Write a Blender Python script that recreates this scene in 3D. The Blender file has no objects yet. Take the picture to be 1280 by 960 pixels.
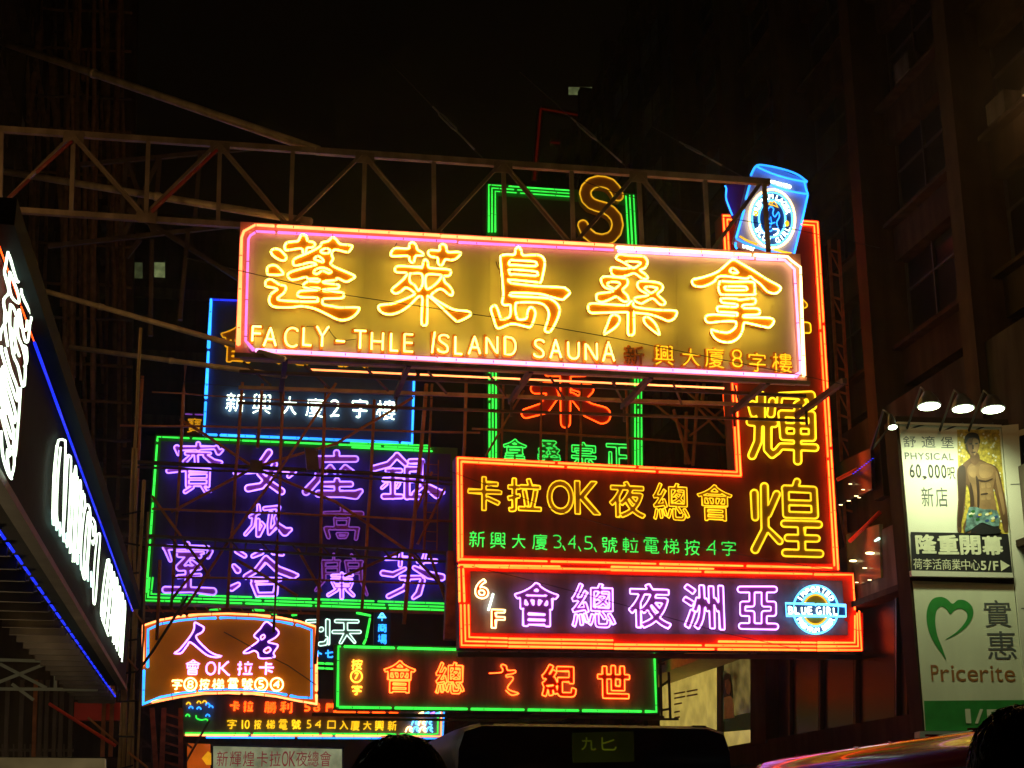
import bpy, bmesh, math, random
import numpy as np
from mathutils import Vector, Matrix, noise
from mathutils.geometry import tessellate_polygon

random.seed(7)
scn = bpy.context.scene
COL = scn.collection

# ---------------------------------------------------------------- camera
EYE = Vector((0, 0, 1.55))
PITCH = math.radians(17.0)
FPX = 1870.0                       # focal length in pixels of the 1280 px wide photograph
cam = bpy.data.cameras.new('camera')
cam.sensor_width = 36.0
cam.lens = FPX / 1280 * 36
cam.clip_start = 0.1
cam.clip_end = 2000
cam_ob = bpy.data.objects.new('camera', cam)
cam_ob.location = EYE
cam_ob.rotation_euler = (math.radians(90) + PITCH, 0, 0)
COL.objects.link(cam_ob)
scn.camera = cam_ob

# ---------------------------------------------------------------- night sky and light
world = bpy.data.worlds.new('World')
scn.world = world
world.use_nodes = True
wn = world.node_tree
for n in list(wn.nodes):
    wn.nodes.remove(n)
wo = wn.nodes.new('ShaderNodeOutputWorld')
sky = wn.nodes.new('ShaderNodeTexSky')
sky.sky_type = 'NISHITA'
sky.sun_disc = False
sky.sun_elevation = math.radians(-8)
sky.sun_rotation = math.radians(160)
bg1 = wn.nodes.new('ShaderNodeBackground')
bg1.inputs['Strength'].default_value = 0.003
bg2 = wn.nodes.new('ShaderNodeBackground')        # sky glow of the city at night
bg2.inputs['Color'].default_value = (1.0, 0.58, 0.25, 1)
bg2.inputs['Strength'].default_value = 0.0009
ad = wn.nodes.new('ShaderNodeAddShader')
wn.links.new(sky.outputs[0], bg1.inputs['Color'])
wn.links.new(bg1.outputs[0], ad.inputs[0])
wn.links.new(bg2.outputs[0], ad.inputs[1])
wn.links.new(ad.outputs[0], wo.inputs['Surface'])

scn.view_settings.view_transform = 'Standard'
scn.view_settings.look = 'None'
scn.view_settings.exposure = 0.0
scn.view_settings.gamma = 1.0
scn.view_settings.use_curve_mapping = False
scn.cycles.use_denoising = True
scn.cycles.max_bounces = 5
scn.cycles.diffuse_bounces = 2
scn.cycles.glossy_bounces = 3
scn.cycles.sample_clamp_indirect = 4.0
scn.cycles.sample_clamp_direct = 0.0

# ---------------------------------------------------------------- geometry of the street
F_ = Vector((0, math.cos(PITCH), math.sin(PITCH)))
U_ = Vector((0, -math.sin(PITCH), math.cos(PITCH)))
VPX, HOR = 271.0, 640 * 0 + 1051.0
_a = math.atan((VPX - 640) / (FPX / math.cos(PITCH)))
S = Vector((math.sin(_a), math.cos(_a), 0))       # along the street, away from the viewer
R = Vector((math.cos(_a), -math.sin(_a), 0))      # across the street, to the right
Z = Vector((0, 0, 1))


def ray(px, py):
    return (Vector((1, 0, 0)) * ((px - 640) / FPX) + U_ * (-(py - 480) / FPX) + F_)


class Plane:
    """a vertical plane in the street; n points at the side we look at"""
    def __init__(self, n, c):
        self.n = n.normalized()
        self.c = c

    def pt(self, px, py, off=0.0):
        d = ray(px, py)
        t = ((self.c + off) - EYE.dot(self.n)) / d.dot(self.n)
        return EYE + d * t


def across(L):           # a plane across the street, L metres down the street
    return Plane(-S, -L)


def along(d, side):      # a plane along the street; side -1 left of us, +1 right of us
    return Plane(-R * side, -d)


def W(r, s, z):          # street coordinates
    return R * r + S * s + Z * z


# ---------------------------------------------------------------- objects
def setp(o, label=None, cat=None, group=None, kind=None):
    if label: o['label'] = label
    if cat: o['category'] = cat
    if group: o['group'] = group
    if kind: o['kind'] = kind
    return o


def thing(name, loc, label, cat, group=None, kind=None):
    o = bpy.data.objects.new(name, None)
    o.location = loc
    o.empty_display_size = 0.2
    COL.objects.link(o)
    setp(o, label, cat, group, kind)
    return o


def wloc(o):
    v = Vector((0, 0, 0))
    while o is not None:
        v = v + Vector(o.location)
        o = o.parent
    return v


def link(name, me, parent=None, loc=None, **kw):
    """link a mesh whose vertices are in world space; origin moved to loc / its centre"""
    o = bpy.data.objects.new(name, me)
    co = np.empty(len(me.vertices) * 3, np.float32)
    me.vertices.foreach_get('co', co)
    co = co.reshape(-1, 3)
    if len(co) == 0:
        co = np.zeros((1, 3), np.float32)
    c = Vector(((co.min(0) + co.max(0)) / 2).tolist()) if loc is None else Vector(loc)
    if len(me.vertices):
        me.vertices.foreach_set('co', (co - np.array(c, np.float32)).ravel())
    me.update()
    COL.objects.link(o)
    if parent is not None:
        o.parent = parent
        o.location = c - wloc(parent)
    else:
        o.location = c
    setp(o, **kw)
    return o


class MB:
    def __init__(self):
        self.v, self.f, self.sm = [], [], []

    def add(self, vs, fs, smooth=False):
        b = len(self.v)
        self.v.extend([tuple(p) for p in vs])
        self.f.extend([tuple(b + i for i in f) for f in fs])
        self.sm.extend([smooth] * len(fs))

    def build(self, name, mat, parent=None, loc=None, **kw):
        me = bpy.data.meshes.new(name)
        me.from_pydata(self.v, [], self.f)
        me.polygons.foreach_set('use_smooth', self.sm)
        if mat: me.materials.append(mat)
        return link(name, me, parent, loc, **kw)

    def box(self, o, x, y, z):
        """box from corner o along the three edge vectors"""
        v = [o, o + x, o + x + y, o + y, o + z, o + x + z, o + x + y + z, o + y + z]
        self.add(v, [(0, 3, 2, 1), (4, 5, 6, 7), (0, 1, 5, 4), (1, 2, 6, 5), (2, 3, 7, 6), (3, 0, 4, 7)])
        return self

    def cbox(self, c, x, y, z):
        return self.box(c - (x + y + z) / 2, x, y, z)

    def beam(self, a, b, w, h, up=None):
        d = (b - a)
        if d.length < 1e-6: return self
        dn = d.normalized()
        up = Vector(up) if up is not None else Z
        s = dn.cross(up)
        if s.length < 1e-3: s = dn.cross(S)
        s.normalize()
        t = s.cross(dn)
        return self.box(a - s * w / 2 - t * h / 2, d, s * w, t * h)

    def angle(self, a, b, w, th, up=None):
        """an L section bar"""
        d = (b - a); dn = d.normalized()
        up = Vector(up) if up is not None else Z
        s = dn.cross(up)
        if s.length < 1e-3: s = dn.cross(S)
        s.normalize(); t = s.cross(dn)
        self.box(a, d, s * w, t * th)
        self.box(a + t * th, d, s * th, t * (w - th))
        return self

    def tube(self, pts, r, closed=False, n=6, ref=None, caps=True):
        pts = [Vector(p) for p in pts]
        q = [pts[0]]
        for p in pts[1:]:
            if (p - q[-1]).length > 1e-4: q.append(p)
        if closed and len(q) > 2 and (q[0] - q[-1]).length < 1e-4: q.pop()
        m = len(q)
        if m < 2: return self
        ref = Vector(ref) if ref is not None else Z
        vs = []
        for i in range(m):
            if closed:
                d = (q[(i + 1) % m] - q[i - 1])
                d1 = (q[i] - q[i - 1]); d2 = (q[(i + 1) % m] - q[i])
            else:
                d1 = (q[i] - q[i - 1]) if i else q[1] - q[0]
                d2 = (q[i + 1] - q[i]) if i < m - 1 else q[-1] - q[-2]
                d = d1.normalized() + d2.normalized()
            if d.length < 1e-6: d = d1
            d = d.normalized()
            s = d.cross(ref)
            if s.length < 1e-3: s = d.cross(Vector((0.3, 0.7, 0.1)))
            s.normalize()
            t = s.cross(d)
            c = max(0.55, abs(d.dot(d2.normalized())))
            rr = r if not hasattr(r, '__len__') else r[i]
            for k in range(n):
                a = 2 * math.pi * k / n
                vs.append(q[i] + s * (math.cos(a) * rr / c) + t * (math.sin(a) * rr))
        fs = []
        for i in range(m if closed else m - 1):
            j = (i + 1) % m
            for k in range(n):
                l = (k + 1) % n
                fs.append((i * n + k, i * n + l, j * n + l, j * n + k))
        if not closed and caps:
            fs.append(tuple(range(n - 1, -1, -1)))
            fs.append(tuple((m - 1) * n + k for k in range(n)))
        self.add(vs, fs, True)
        return self

    def prism(self, loops_front, back):
        """loops_front: outer loop + holes as 3D points, back: vector to the back face"""
        allp = [p for l in loops_front for p in l]
        tris = tessellate_polygon([[Vector(p) for p in l] for l in loops_front])
        # front normal should oppose back
        fs = []
        for t in tris:
            a, b, c = (Vector(allp[i]) for i in t)
            if (b - a).cross(c - a).dot(back) > 0: t = (t[0], t[2], t[1])
            fs.append(tuple(t))
        n = len(allp)
        self.add(allp, fs)
        vs = list(allp) + [Vector(p) + back for p in allp]
        sf = []
        o = 0
        for l in loops_front:
            m = len(l)
            for i in range(m):
                j = (i + 1) % m
                sf.append((o + i, o + j, n + o + j, n + o + i))
            o += m
        self.add(vs, sf)
        self.add([Vector(p) + back for p in allp], [(t[0], t[2], t[1]) for t in fs])
        return self


# ---------------------------------------------------------------- materials
def mat(name, col, rough=0.6, metal=0.0, var=0.12, scale=6.0, bump=0.0, spec=0.5, grime=0.0, coat=0.0):
    m = bpy.data.materials.new(name)
    m.use_nodes = True
    nt = m.node_tree
    b = nt.nodes['Principled BSDF']
    tc = nt.nodes.new('ShaderNodeTexCoord')
    nz = nt.nodes.new('ShaderNodeTexNoise')
    nz.inputs['Scale'].default_value = scale
    nz.inputs['Detail'].default_value = 5
    nt.links.new(tc.outputs['Object'], nz.inputs['Vector'])
    cr = nt.nodes.new('ShaderNodeValToRGB')
    e = cr.color_ramp.elements
    e[0].position, e[1].position = 0.3, 0.7
    e[0].color = (*[c * (1 - var) for c in col], 1)
    e[1].color = (*[min(1, c * (1 + var)) for c in col], 1)
    nt.links.new(nz.outputs['Fac'], cr.inputs['Fac'])
    last = cr.outputs['Color']
    if grime > 0:
        mp = nt.nodes.new('ShaderNodeMapping')
        mp.inputs['Scale'].default_value = (1, 1, 0.12)
        nt.links.new(tc.outputs['Object'], mp.inputs['Vector'])
        n2 = nt.nodes.new('ShaderNodeTexNoise')
        n2.inputs['Scale'].default_value = 2.3
        n2.inputs['Detail'].default_value = 6
        nt.links.new(mp.outputs[0], n2.inputs['Vector'])
        r2 = nt.nodes.new('ShaderNodeValToRGB')
        r2.color_ramp.elements[0].position = 0.42
        r2.color_ramp.elements[1].position = 0.62
        r2.color_ramp.elements[0].color = (1 - grime, 1 - grime * 1.05, 1 - grime * 1.15, 1)
        r2.color_ramp.elements[1].color = (1, 1, 1, 1)
        nt.links.new(n2.outputs['Fac'], r2.inputs['Fac'])
        mx = nt.nodes.new('ShaderNodeMix')
        mx.data_type = 'RGBA'; mx.blend_type = 'MULTIPLY'
        mx.inputs[0].default_value = 1.0
        nt.links.new(last, mx.inputs[6])
        nt.links.new(r2.outputs['Color'], mx.inputs[7])
        last = mx.outputs[2]
    nt.links.new(last, b.inputs['Base Color'])
    b.inputs['Roughness'].default_value = rough
    b.inputs['Metallic'].default_value = metal
    b.inputs['Specular IOR Level'].default_value = spec
    if coat: b.inputs['Coat Weight'].default_value = coat
    if bump > 0:
        bp = nt.nodes.new('ShaderNodeBump')
        bp.inputs['Strength'].default_value = bump
        bp.inputs['Distance'].default_value = 0.02
        n3 = nt.nodes.new('ShaderNodeTexNoise')
        n3.inputs['Scale'].default_value = scale * 6
        nt.links.new(tc.outputs['Object'], n3.inputs['Vector'])
        nt.links.new(n3.outputs['Fac'], bp.inputs['Height'])
        nt.links.new(bp.outputs[0], b.inputs['Normal'])
    return m


def emis(name, col, st, var=0.18, base=(0.05, 0.05, 0.05)):
    """a lit tube or lit sheet: brightness drifts a little along it as gas and dirt do"""
    m = bpy.data.materials.new(name)
    m.use_nodes = True
    nt = m.node_tree
    b = nt.nodes['Principled BSDF']
    b.inputs['Base Color'].default_value = (*base, 1)
    b.inputs['Specular IOR Level'].default_value = 0.15
    b.inputs['Roughness'].default_value = 0.2
    b.inputs['Emission Color'].default_value = (*col, 1)
    tc = nt.nodes.new('ShaderNodeTexCoord')
    nz = nt.nodes.new('ShaderNodeTexNoise')
    nz.inputs['Scale'].default_value = 1.7
    nt.links.new(tc.outputs['Object'], nz.inputs['Vector'])
    mr = nt.nodes.new('ShaderNodeMapRange')
    mr.inputs['From Min'].default_value = 0.3
    mr.inputs['From Max'].default_value = 0.7
    mr.inputs['To Min'].default_value = st * (1 - var)
    mr.inputs['To Max'].default_value = st * (1 + var)
    nt.links.new(nz.outputs['Fac'], mr.inputs['Value'])
    oi = nt.nodes.new('ShaderNodeObjectInfo')          # every tube is a bit fresher or more tired than the next
    m2 = nt.nodes.new('ShaderNodeMapRange')
    m2.inputs['To Min'].default_value = 1 - var * 1.4
    m2.inputs['To Max'].default_value = 1 + var * 0.8
    nt.links.new(oi.outputs['Random'], m2.inputs['Value'])
    mu = nt.nodes.new('ShaderNodeMath'); mu.operation = 'MULTIPLY'
    nt.links.new(mr.outputs[0], mu.inputs[0]); nt.links.new(m2.outputs[0], mu.inputs[1])
    nt.links.new(mu.outputs[0], b.inputs['Emission Strength'])
    return m


M = {}
M['neon_yellow'] = emis('neon yellow', (1.0, 0.77, 0.085), 11.0)
M['neon_cream'] = emis('neon warm cream', (1.0, 0.76, 0.13), 5.5)
M['neon_pink'] = emis('neon pink', (1.0, 0.30, 0.66), 3.0)
M['neon_peach'] = emis('neon peach', (1.0, 0.22, 0.06), 4.6)
M['neon_red'] = emis('neon red orange', (1.0, 0.085, 0.010), 7.5)
M['neon_scarlet'] = emis('neon scarlet', (1.0, 0.06, 0.004), 4.5)
M['neon_green'] = emis('neon green', (0.04, 1.0, 0.07), 1.35)
M['neon_green_dim'] = emis('neon green dim', (0.03, 1.0, 0.05), 0.5)
M['neon_jade'] = emis('neon jade letters', (0.05, 1.0, 0.10), 1.1)
M['neon_violet'] = emis('neon violet', (0.31, 0.14, 1.0), 3.8)
M['neon_violet_dim'] = emis('neon violet dim', (0.42, 0.10, 0.8), 0.4)
M['neon_lilac'] = emis('neon lilac white', (0.62, 0.26, 1.0), 4.2)
M['neon_blue'] = emis('neon blue', (0.02, 0.26, 1.0), 3.0)
M['neon_deepblue'] = emis('neon deep blue', (0.012, 0.03, 1.0), 1.3)
M['neon_sky'] = emis('neon sky blue', (0.10, 0.52, 1.0), 3.6)
M['neon_white'] = emis('neon white', (0.78, 1.0, 0.72), 5.0)
M['neon_cold'] = emis('neon cold white', (0.62, 1.0, 0.82), 1.9)
M['neon_amber'] = emis('neon amber', (1.0, 0.55, 0.012), 1.5)
M['neon_amber_dim'] = emis('neon amber dim', (1.0, 0.42, 0.01), 0.8)
M['neon_orange'] = emis('neon orange', (1.0, 0.32, 0.02), 5.0)
M['neon_hotwhite'] = emis('neon warm white', (1.0, 0.62, 0.22), 5.5)
M['maroon_face'] = mat('maroon face', (0.07, 0.006, 0.004), 0.7, spec=0.05)
M['glow_fascia'] = emis('cream fascia with added glow', (1.0, 0.72, 0.30), 0.07, 0.4)  # weak emission put in for lamp light on the shop fascia
M['neon_rose'] = emis('neon rose', (1.0, 0.17, 0.62), 1.9)
M['neon_gold'] = emis('neon dull gold', (1.0, 0.50, 0.015), 0.85)
M['neon_sun'] = emis('neon bright yellow', (1.0, 0.66, 0.015), 1.9)
M['bamboo_dark'] = mat('dark grey brown bamboo', (0.20, 0.13, 0.065), 0.7, 0, 0.35, 4, 0.1, spec=0.2)  # darker bamboo tone for the upper left poles
M['pole_paint'] = mat('pale painted tube', (0.62, 0.56, 0.40), 0.5, 0.1, 0.15, 3, 0.1, grime=0.3)
M['assumed_neon_rear'] = emis('neon orange rear', (1.0, 0.40, 0.08), 3.0)
M['neon_shopwhite'] = emis('neon shop white', (0.80, 1.0, 0.74), 3.0)
M['ink_boxred'] = emis('backlit red print', (0.5, 0.05, 0.06), 0.30, 0.1)
M['added_red_glow'] = emis('added dark red glow', (1.0, 0.02, 0.005), 0.03)  # dim glow added where red light falls on truss and sign frame

M['main_panel'] = mat('cream painted sheet steel', (0.86, 0.74, 0.36), 0.55, 0, 0.05, 0.5, 0.05, grime=0.06)
M['letter_plate'] = mat('orange letter plate', (0.78, 0.22, 0.012), 0.35, 0, 0.12, 3)
M['plum_plate'] = mat('magenta letter plate', (0.50, 0.15, 0.44), 0.4, 0, 0.1, 3)
M['crimson_plate'] = mat('crimson letter plate', (0.35, 0.03, 0.06), 0.4, 0, 0.1, 3)
M['brown_plate'] = mat('ochre letter plate', (0.62, 0.33, 0.02), 0.4, 0, 0.1, 3)
M['green_plate'] = mat('green letter plate', (0.03, 0.28, 0.06), 0.4, 0, 0.1, 3)
M['red_plate'] = mat('red letter plate', (0.6, 0.07, 0.01), 0.4, 0, 0.1, 3)
M['violet_plate'] = mat('violet letter plate', (0.16, 0.03, 0.42), 0.4, 0, 0.1, 3)
M['grey_plate'] = mat('grey green letter plate', (0.3, 0.36, 0.32), 0.5, 0, 0.1, 3)
M['maroon_panel'] = mat('maroon sign sheet', (0.27, 0.035, 0.014), 0.6, 0, 0.15, 0.6, 0.05, grime=0.4)
M['border_red'] = mat('red painted border sheet', (0.75, 0.040, 0.012), 0.5, 0, 0.15, 1.5)
M['border_green'] = mat('green painted border sheet', (0.02, 0.16, 0.03), 0.5, 0, 0.15, 1.5)
M['border_pink'] = mat('salmon painted border sheet', (0.70, 0.32, 0.22), 0.5, 0, 0.1, 1.5)
M['grey_panel'] = mat('grey sign sheet', (0.34, 0.27, 0.33), 0.6, 0, 0.12, 0.6, 0.05, grime=0.35)
M['navy_panel'] = mat('navy sign sheet', (0.055, 0.045, 0.34), 0.6, 0, 0.15, 0.6, 0.05, grime=0.4)
M['teal_panel'] = mat('dark teal sign sheet', (0.025, 0.075, 0.24), 0.6, 0, 0.2, 0.6, 0.05, grime=0.2)
M['black_panel'] = mat('near black sign sheet', (0.03, 0.028, 0.04), 0.6, 0, 0.2, 0.6, 0.05, grime=0.3)
M['amber_panel'] = emis('backlit amber acrylic', (1.0, 0.25, 0.0), 0.17, 0.3, (0.48, 0.15, 0.006))
M['can_panel'] = mat('pale blue can sheet', (0.46, 0.52, 0.80), 0.5, 0, 0.1, 1)
M['steel'] = mat('painted steel beige', (0.34, 0.28, 0.22), 0.55, 0.2, 0.2, 3, 0.1, grime=0.35)
M['steel_dark'] = mat('dark painted steel', (0.10, 0.085, 0.075), 0.6, 0.2, 0.25, 3, 0.1, grime=0.3)
M['rust'] = mat('rusty steel', (0.34, 0.13, 0.05), 0.75, 0.1, 0.35, 5, 0.2)
M['bamboo'] = mat('bamboo', (0.46, 0.19, 0.06), 0.55, 0, 0.3, 4, 0.1)
M['bamboo_pale'] = mat('bamboo pale', (0.42, 0.30, 0.13), 0.55, 0, 0.25, 4, 0.1)
M['tie'] = mat('black nylon tie', (0.02, 0.02, 0.02), 0.7)
M['cable'] = mat('black cable', (0.012, 0.012, 0.012), 0.6)
M['galv'] = mat('galvanised steel', (0.45, 0.44, 0.40), 0.4, 0.6, 0.15, 6)
M['asphalt'] = mat('asphalt', (0.05, 0.05, 0.052), 0.85, 0, 0.25, 30, 0.3)
M['paving'] = mat('pavement concrete', (0.25, 0.24, 0.22), 0.85, 0, 0.15, 8, 0.2)
M['kerb'] = mat('granite kerb', (0.33, 0.32, 0.31), 0.8, 0, 0.15, 12, 0.2)
M['paint_white'] = mat('road paint', (0.75, 0.74, 0.70), 0.7, 0, 0.1, 10)
M['concrete'] = mat('painted concrete wall', (0.13, 0.10, 0.07), 0.85, 0, 0.2, 1.2, 0.2, grime=0.45, spec=0.2)
M['tile_brown'] = mat('brown wall tile', (0.048, 0.030, 0.016), 0.85, 0, 0.2, 2, 0.15, grime=0.35, spec=0.1)
M['concrete_dk'] = mat('old grey wall', (0.05, 0.042, 0.033), 0.9, 0, 0.25, 1.0, 0.2, grime=0.5, spec=0.1)
M['win_frame'] = mat('aluminium window frame', (0.05, 0.045, 0.04), 0.6, 0.2, 0.1, 4)
M['glass_dark'] = mat('dark window glass', (0.008, 0.008, 0.009), 0.3, 0, 0.2, 2, spec=0.12)
M['lit_green'] = emis('lit window pale green', (0.75, 0.9, 0.35), 0.10, 0.6)
M['lit_warm'] = emis('lit window warm', (1.0, 0.55, 0.12), 0.035, 0.9)
M['downlight'] = emis('ceiling downlight', (1.0, 0.72, 0.30), 5.0, 0.05)
M['ac'] = mat('air conditioner casing', (0.09, 0.085, 0.07), 0.7, 0, 0.2, 3, grime=0.4, spec=0.1)
M['poster'] = mat('poster vinyl cream', (0.80, 0.80, 0.60), 0.45, 0, 0.04, 0.7)
M['poster_side'] = mat('cream metal cladding', (0.72, 0.70, 0.52), 0.5, 0, 0.06, 0.7)
M['poster_low'] = mat('poster vinyl pale green', (0.80, 0.82, 0.56), 0.45, 0, 0.06, 0.7, grime=0.08)
M['ink_black'] = mat('black ink', (0.012, 0.012, 0.012), 0.5)
M['ink_grey'] = mat('grey ink', (0.10, 0.11, 0.10), 0.5)
M['ink_cream'] = mat('cream ink', (0.75, 0.75, 0.5), 0.5)
M['ink_green'] = mat('green ink', (0.03, 0.27, 0.04), 0.5)
M['ink_dkgreen'] = mat('dark green ink', (0.015, 0.12, 0.02), 0.5)
M['ink_brown'] = mat('brown ink', (0.36, 0.14, 0.03), 0.5)
M['ink_gold'] = mat('gold ink', (0.50, 0.38, 0.05), 0.5, 0, 0.55, 14)
M['ink_skin'] = mat('skin print', (0.13, 0.065, 0.026), 0.5, 0, 0.4, 2.5)
M['ink_skin_hi'] = mat('light skin print', (0.30, 0.18, 0.075), 0.5, 0, 0.35, 2.5)
M['ink_skin_mid'] = mat('mid skin print', (0.24, 0.135, 0.055), 0.5, 0, 0.35, 3)
M['ink_skin_dk'] = mat('dark skin print', (0.045, 0.022, 0.010), 0.5, 0, 0.2, 2.5)
M['ink_shorts'] = mat('patterned shorts print', (0.12, 0.22, 0.20), 0.5, 0, 0.8, 9)
M['ink_red'] = mat('red ink', (0.42, 0.05, 0.05), 0.5)
M['lamp_face'] = emis('floodlight glass', (0.80, 1.0, 0.62), 9.0, 0.02)
M['sodium'] = emis('sodium lamp glass', (1.0, 0.42, 0.08), 12.0, 0.02)
M['lamp_shell'] = mat('dark lamp housing', (0.05, 0.05, 0.05), 0.5, 0.3)
M['box_white'] = emis('backlit white sheet', (0.62, 0.66, 0.36), 0.42, 0.35)
M['box_orange'] = emis('backlit orange sheet', (1.0, 0.16, 0.01), 0.55, 0.25)
M['shop_yellow'] = emis('backlit poster yellow', (0.85, 0.62, 0.12), 0.42, 0.25)
M['shop_soffit'] = mat('cream shop soffit', (0.75, 0.62, 0.36), 0.6)
M['poster_photo'] = emis('backlit photo poster', (0.75, 0.55, 0.14), 0.16, 0.85)
M['dark_paint'] = mat('blue black bus paint', (0.012, 0.013, 0.035), 0.45, 0.0, 0.1, 2, spec=0.35)
M['bus_red'] = mat('glossy red bus roof paint', (0.32, 0.008, 0.012), 0.17, 0.0, 0.1, 1, coat=0.6)
M['cornice'] = mat('dark cornice paint', (0.010, 0.016, 0.018), 0.8, spec=0.04)
M['bus_cream'] = mat('cream bus paint', (0.62, 0.60, 0.48), 0.3, 0, 0.06, 1, coat=0.5)
M['rubber'] = mat('tyre rubber', (0.02, 0.02, 0.02), 0.85)
M['led'] = emis('dot matrix yellow green', (0.42, 0.50, 0.02), 0.16, 0.6)
M['led_back'] = emis('dot matrix housing', (0.30, 0.36, 0.02), 0.010, 0.5)
M['skin'] = mat('skin', (0.42, 0.24, 0.15), 0.55, 0, 0.08, 6)
M['hair'] = mat('black hair', (0.040, 0.028, 0.020), 0.38, 0, 0.3, 20)
M['cloth_dark'] = mat('dark cotton', (0.04, 0.04, 0.05), 0.9, 0, 0.1, 10)
M['cloth_blue'] = mat('blue denim', (0.04, 0.06, 0.12), 0.9, 0, 0.1, 10)
M['glass_clip'] = mat('tube support', (0.05, 0.03, 0.02), 0.6)
# ---------------------------------------------------------------- lettering: outlines, skeletons, brush strokes
_gl = {}


def raw_glyph(ch):
    """outline loops of a character, y downwards, scaled so that its box is 0..1"""
    if ch in _gl: return _gl[ch]
    cu = bpy.data.curves.new('g', 'FONT')
    cu.body = ch
    ob = bpy.data.objects.new('g', cu)
    COL.objects.link(ob)
    c = ob.evaluated_get(bpy.context.evaluated_depsgraph_get()).to_curve(bpy.context.evaluated_depsgraph_get())
    loops = []
    for s in c.splines:
        bp = s.bezier_points
        n = len(bp)
        l = []
        for i in range(n):
            a, b = bp[i], bp[(i + 1) % n]
            p0, p1, p2, p3 = (Vector(a.co[:2]), Vector(a.handle_right[:2]), Vector(b.handle_left[:2]), Vector(b.co[:2]))
            straight = (p1 - p0).cross(p3 - p0) if False else 0
            k = 1 if a.handle_right_type == 'VECTOR' and b.handle_left_type == 'VECTOR' else 5
            ln = (p3 - p0).length
            if ln < 0.03: k = min(k, 2)
            for j in range(k):
                t = j / k
                q = p0 * (1 - t) ** 3 + p1 * 3 * t * (1 - t) ** 2 + p2 * 3 * t * t * (1 - t) + p3 * t ** 3
                l.append((q.x, -q.y))
        loops.append(np.array(l))
    bpy.data.objects.remove(ob)
    bpy.data.curves.remove(cu)
    al = np.concatenate(loops)
    mn, mx = al.min(0), al.max(0)
    asp = (mx[0] - mn[0]) / max(mx[1] - mn[1], 1e-6)
    loops = [(l - mn) / (mx - mn) for l in loops]
    _gl[ch] = (loops, asp)
    return _gl[ch]


def sdf_loops(loops, X, Y):
    P = np.stack([X.ravel(), Y.ravel()], 1)
    d = np.full(len(P), 1e9)
    inside = np.zeros(len(P), bool)
    for l in loops:
        a = l; b = np.roll(l, -1, 0)
        for i in range(0, len(a), 64):
            A, B = a[i:i + 64], b[i:i + 64]
            AB = B - A
            L2 = (AB ** 2).sum(1) + 1e-12
            PA = P[:, None, :] - A[None]
            t = np.clip((PA * AB[None]).sum(2) / L2, 0, 1)
            D = PA - t[..., None] * AB[None]
            d = np.minimum(d, np.sqrt((D ** 2).sum(2)).min(1))
            y = P[:, 1][:, None]
            c = (A[:, 1][None] > y) != (B[:, 1][None] > y)
            xi = A[:, 0][None] + (y - A[:, 1][None]) * AB[:, 0][None] / np.where(np.abs(AB[:, 1]) < 1e-12, 1e-12, AB[:, 1])[None]
            inside ^= ((c & (P[:, 0][:, None] < xi)).sum(1) % 2).astype(bool)
    return np.where(inside, -d, d).reshape(X.shape)


def sdf_strokes(strokes, X, Y):
    d = np.full(X.shape, 1e9)
    for st in strokes:
        for a, b in zip(st[:-1], st[1:]):
            ax, ay, ar = a; bx, by, br = b
            dx, dy = bx - ax, by - ay
            L2 = dx * dx + dy * dy + 1e-9
            t = np.clip(((X - ax) * dx + (Y - ay) * dy) / L2, 0, 1)
            D = np.hypot(X - ax - t * dx, Y - ay - t * dy) - (ar + t * (br - ar))
            d = np.minimum(d, D)
    return d


def contours(F, x0, y0, h):
    """marching squares at 0, returns closed loops"""
    ny, nx = F.shape
    s = F < 0
    seg = {}
    ys, xs = np.nonzero((s[:-1, :-1] != s[1:, :-1]) | (s[:-1, :-1] != s[:-1, 1:]) | (s[:-1, :-1] != s[1:, 1:]))

    def ep(k):
        (j, i, v) = k
        if v == 0:
            a, b = F[j, i], F[j, i + 1]; t = a / (a - b)
            return (x0 + (i + t) * h, y0 + j * h)
        a, b = F[j, i], F[j + 1, i]; t = a / (a - b)
        return (x0 + i * h, y0 + (j + t) * h)
    for j, i in zip(ys.tolist(), xs.tolist()):
        a, b, c, d = s[j, i], s[j, i + 1], s[j + 1, i + 1], s[j + 1, i]
        T, Rr, B, L = (j, i, 0), (j, i + 1, 1), (j + 1, i, 0), (j, i, 1)
        e = []
        if a != b: e.append(T)
        if b != c: e.append(Rr)
        if c != d: e.append(B)
        if d != a: e.append(L)
        if len(e) == 4:
            prs = [(T, Rr), (B, L)] if a else [(T, L), (Rr, B)]
            if a: prs = [(T, L), (Rr, B)]
            else: prs = [(T, Rr), (B, L)]
        else:
            prs = [tuple(e)]
        for p, q in prs:
            seg.setdefault(p, []).append(q)
            seg.setdefault(q, []).append(p)
    out = []
    used = set()
    for k in seg:
        if k in used: continue
        l = [k]; used.add(k)
        cur = k
        while True:
            nx_ = [q for q in seg[cur] if q not in used]
            if not nx_: break
            cur = nx_[0]; used.add(cur); l.append(cur)
        if len(l) > 5:
            out.append(np.array([ep(q) for q in l]))
    return out


def smooth(l, it=1, closed=True):
    for _ in range(it):
        if closed:
            l = (np.roll(l, 1, 0) + 2 * l + np.roll(l, -1, 0)) / 4
        elif len(l) > 2:
            m = l.copy(); m[1:-1] = (l[:-2] + 2 * l[1:-1] + l[2:]) / 4; l = m
    return l


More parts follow.
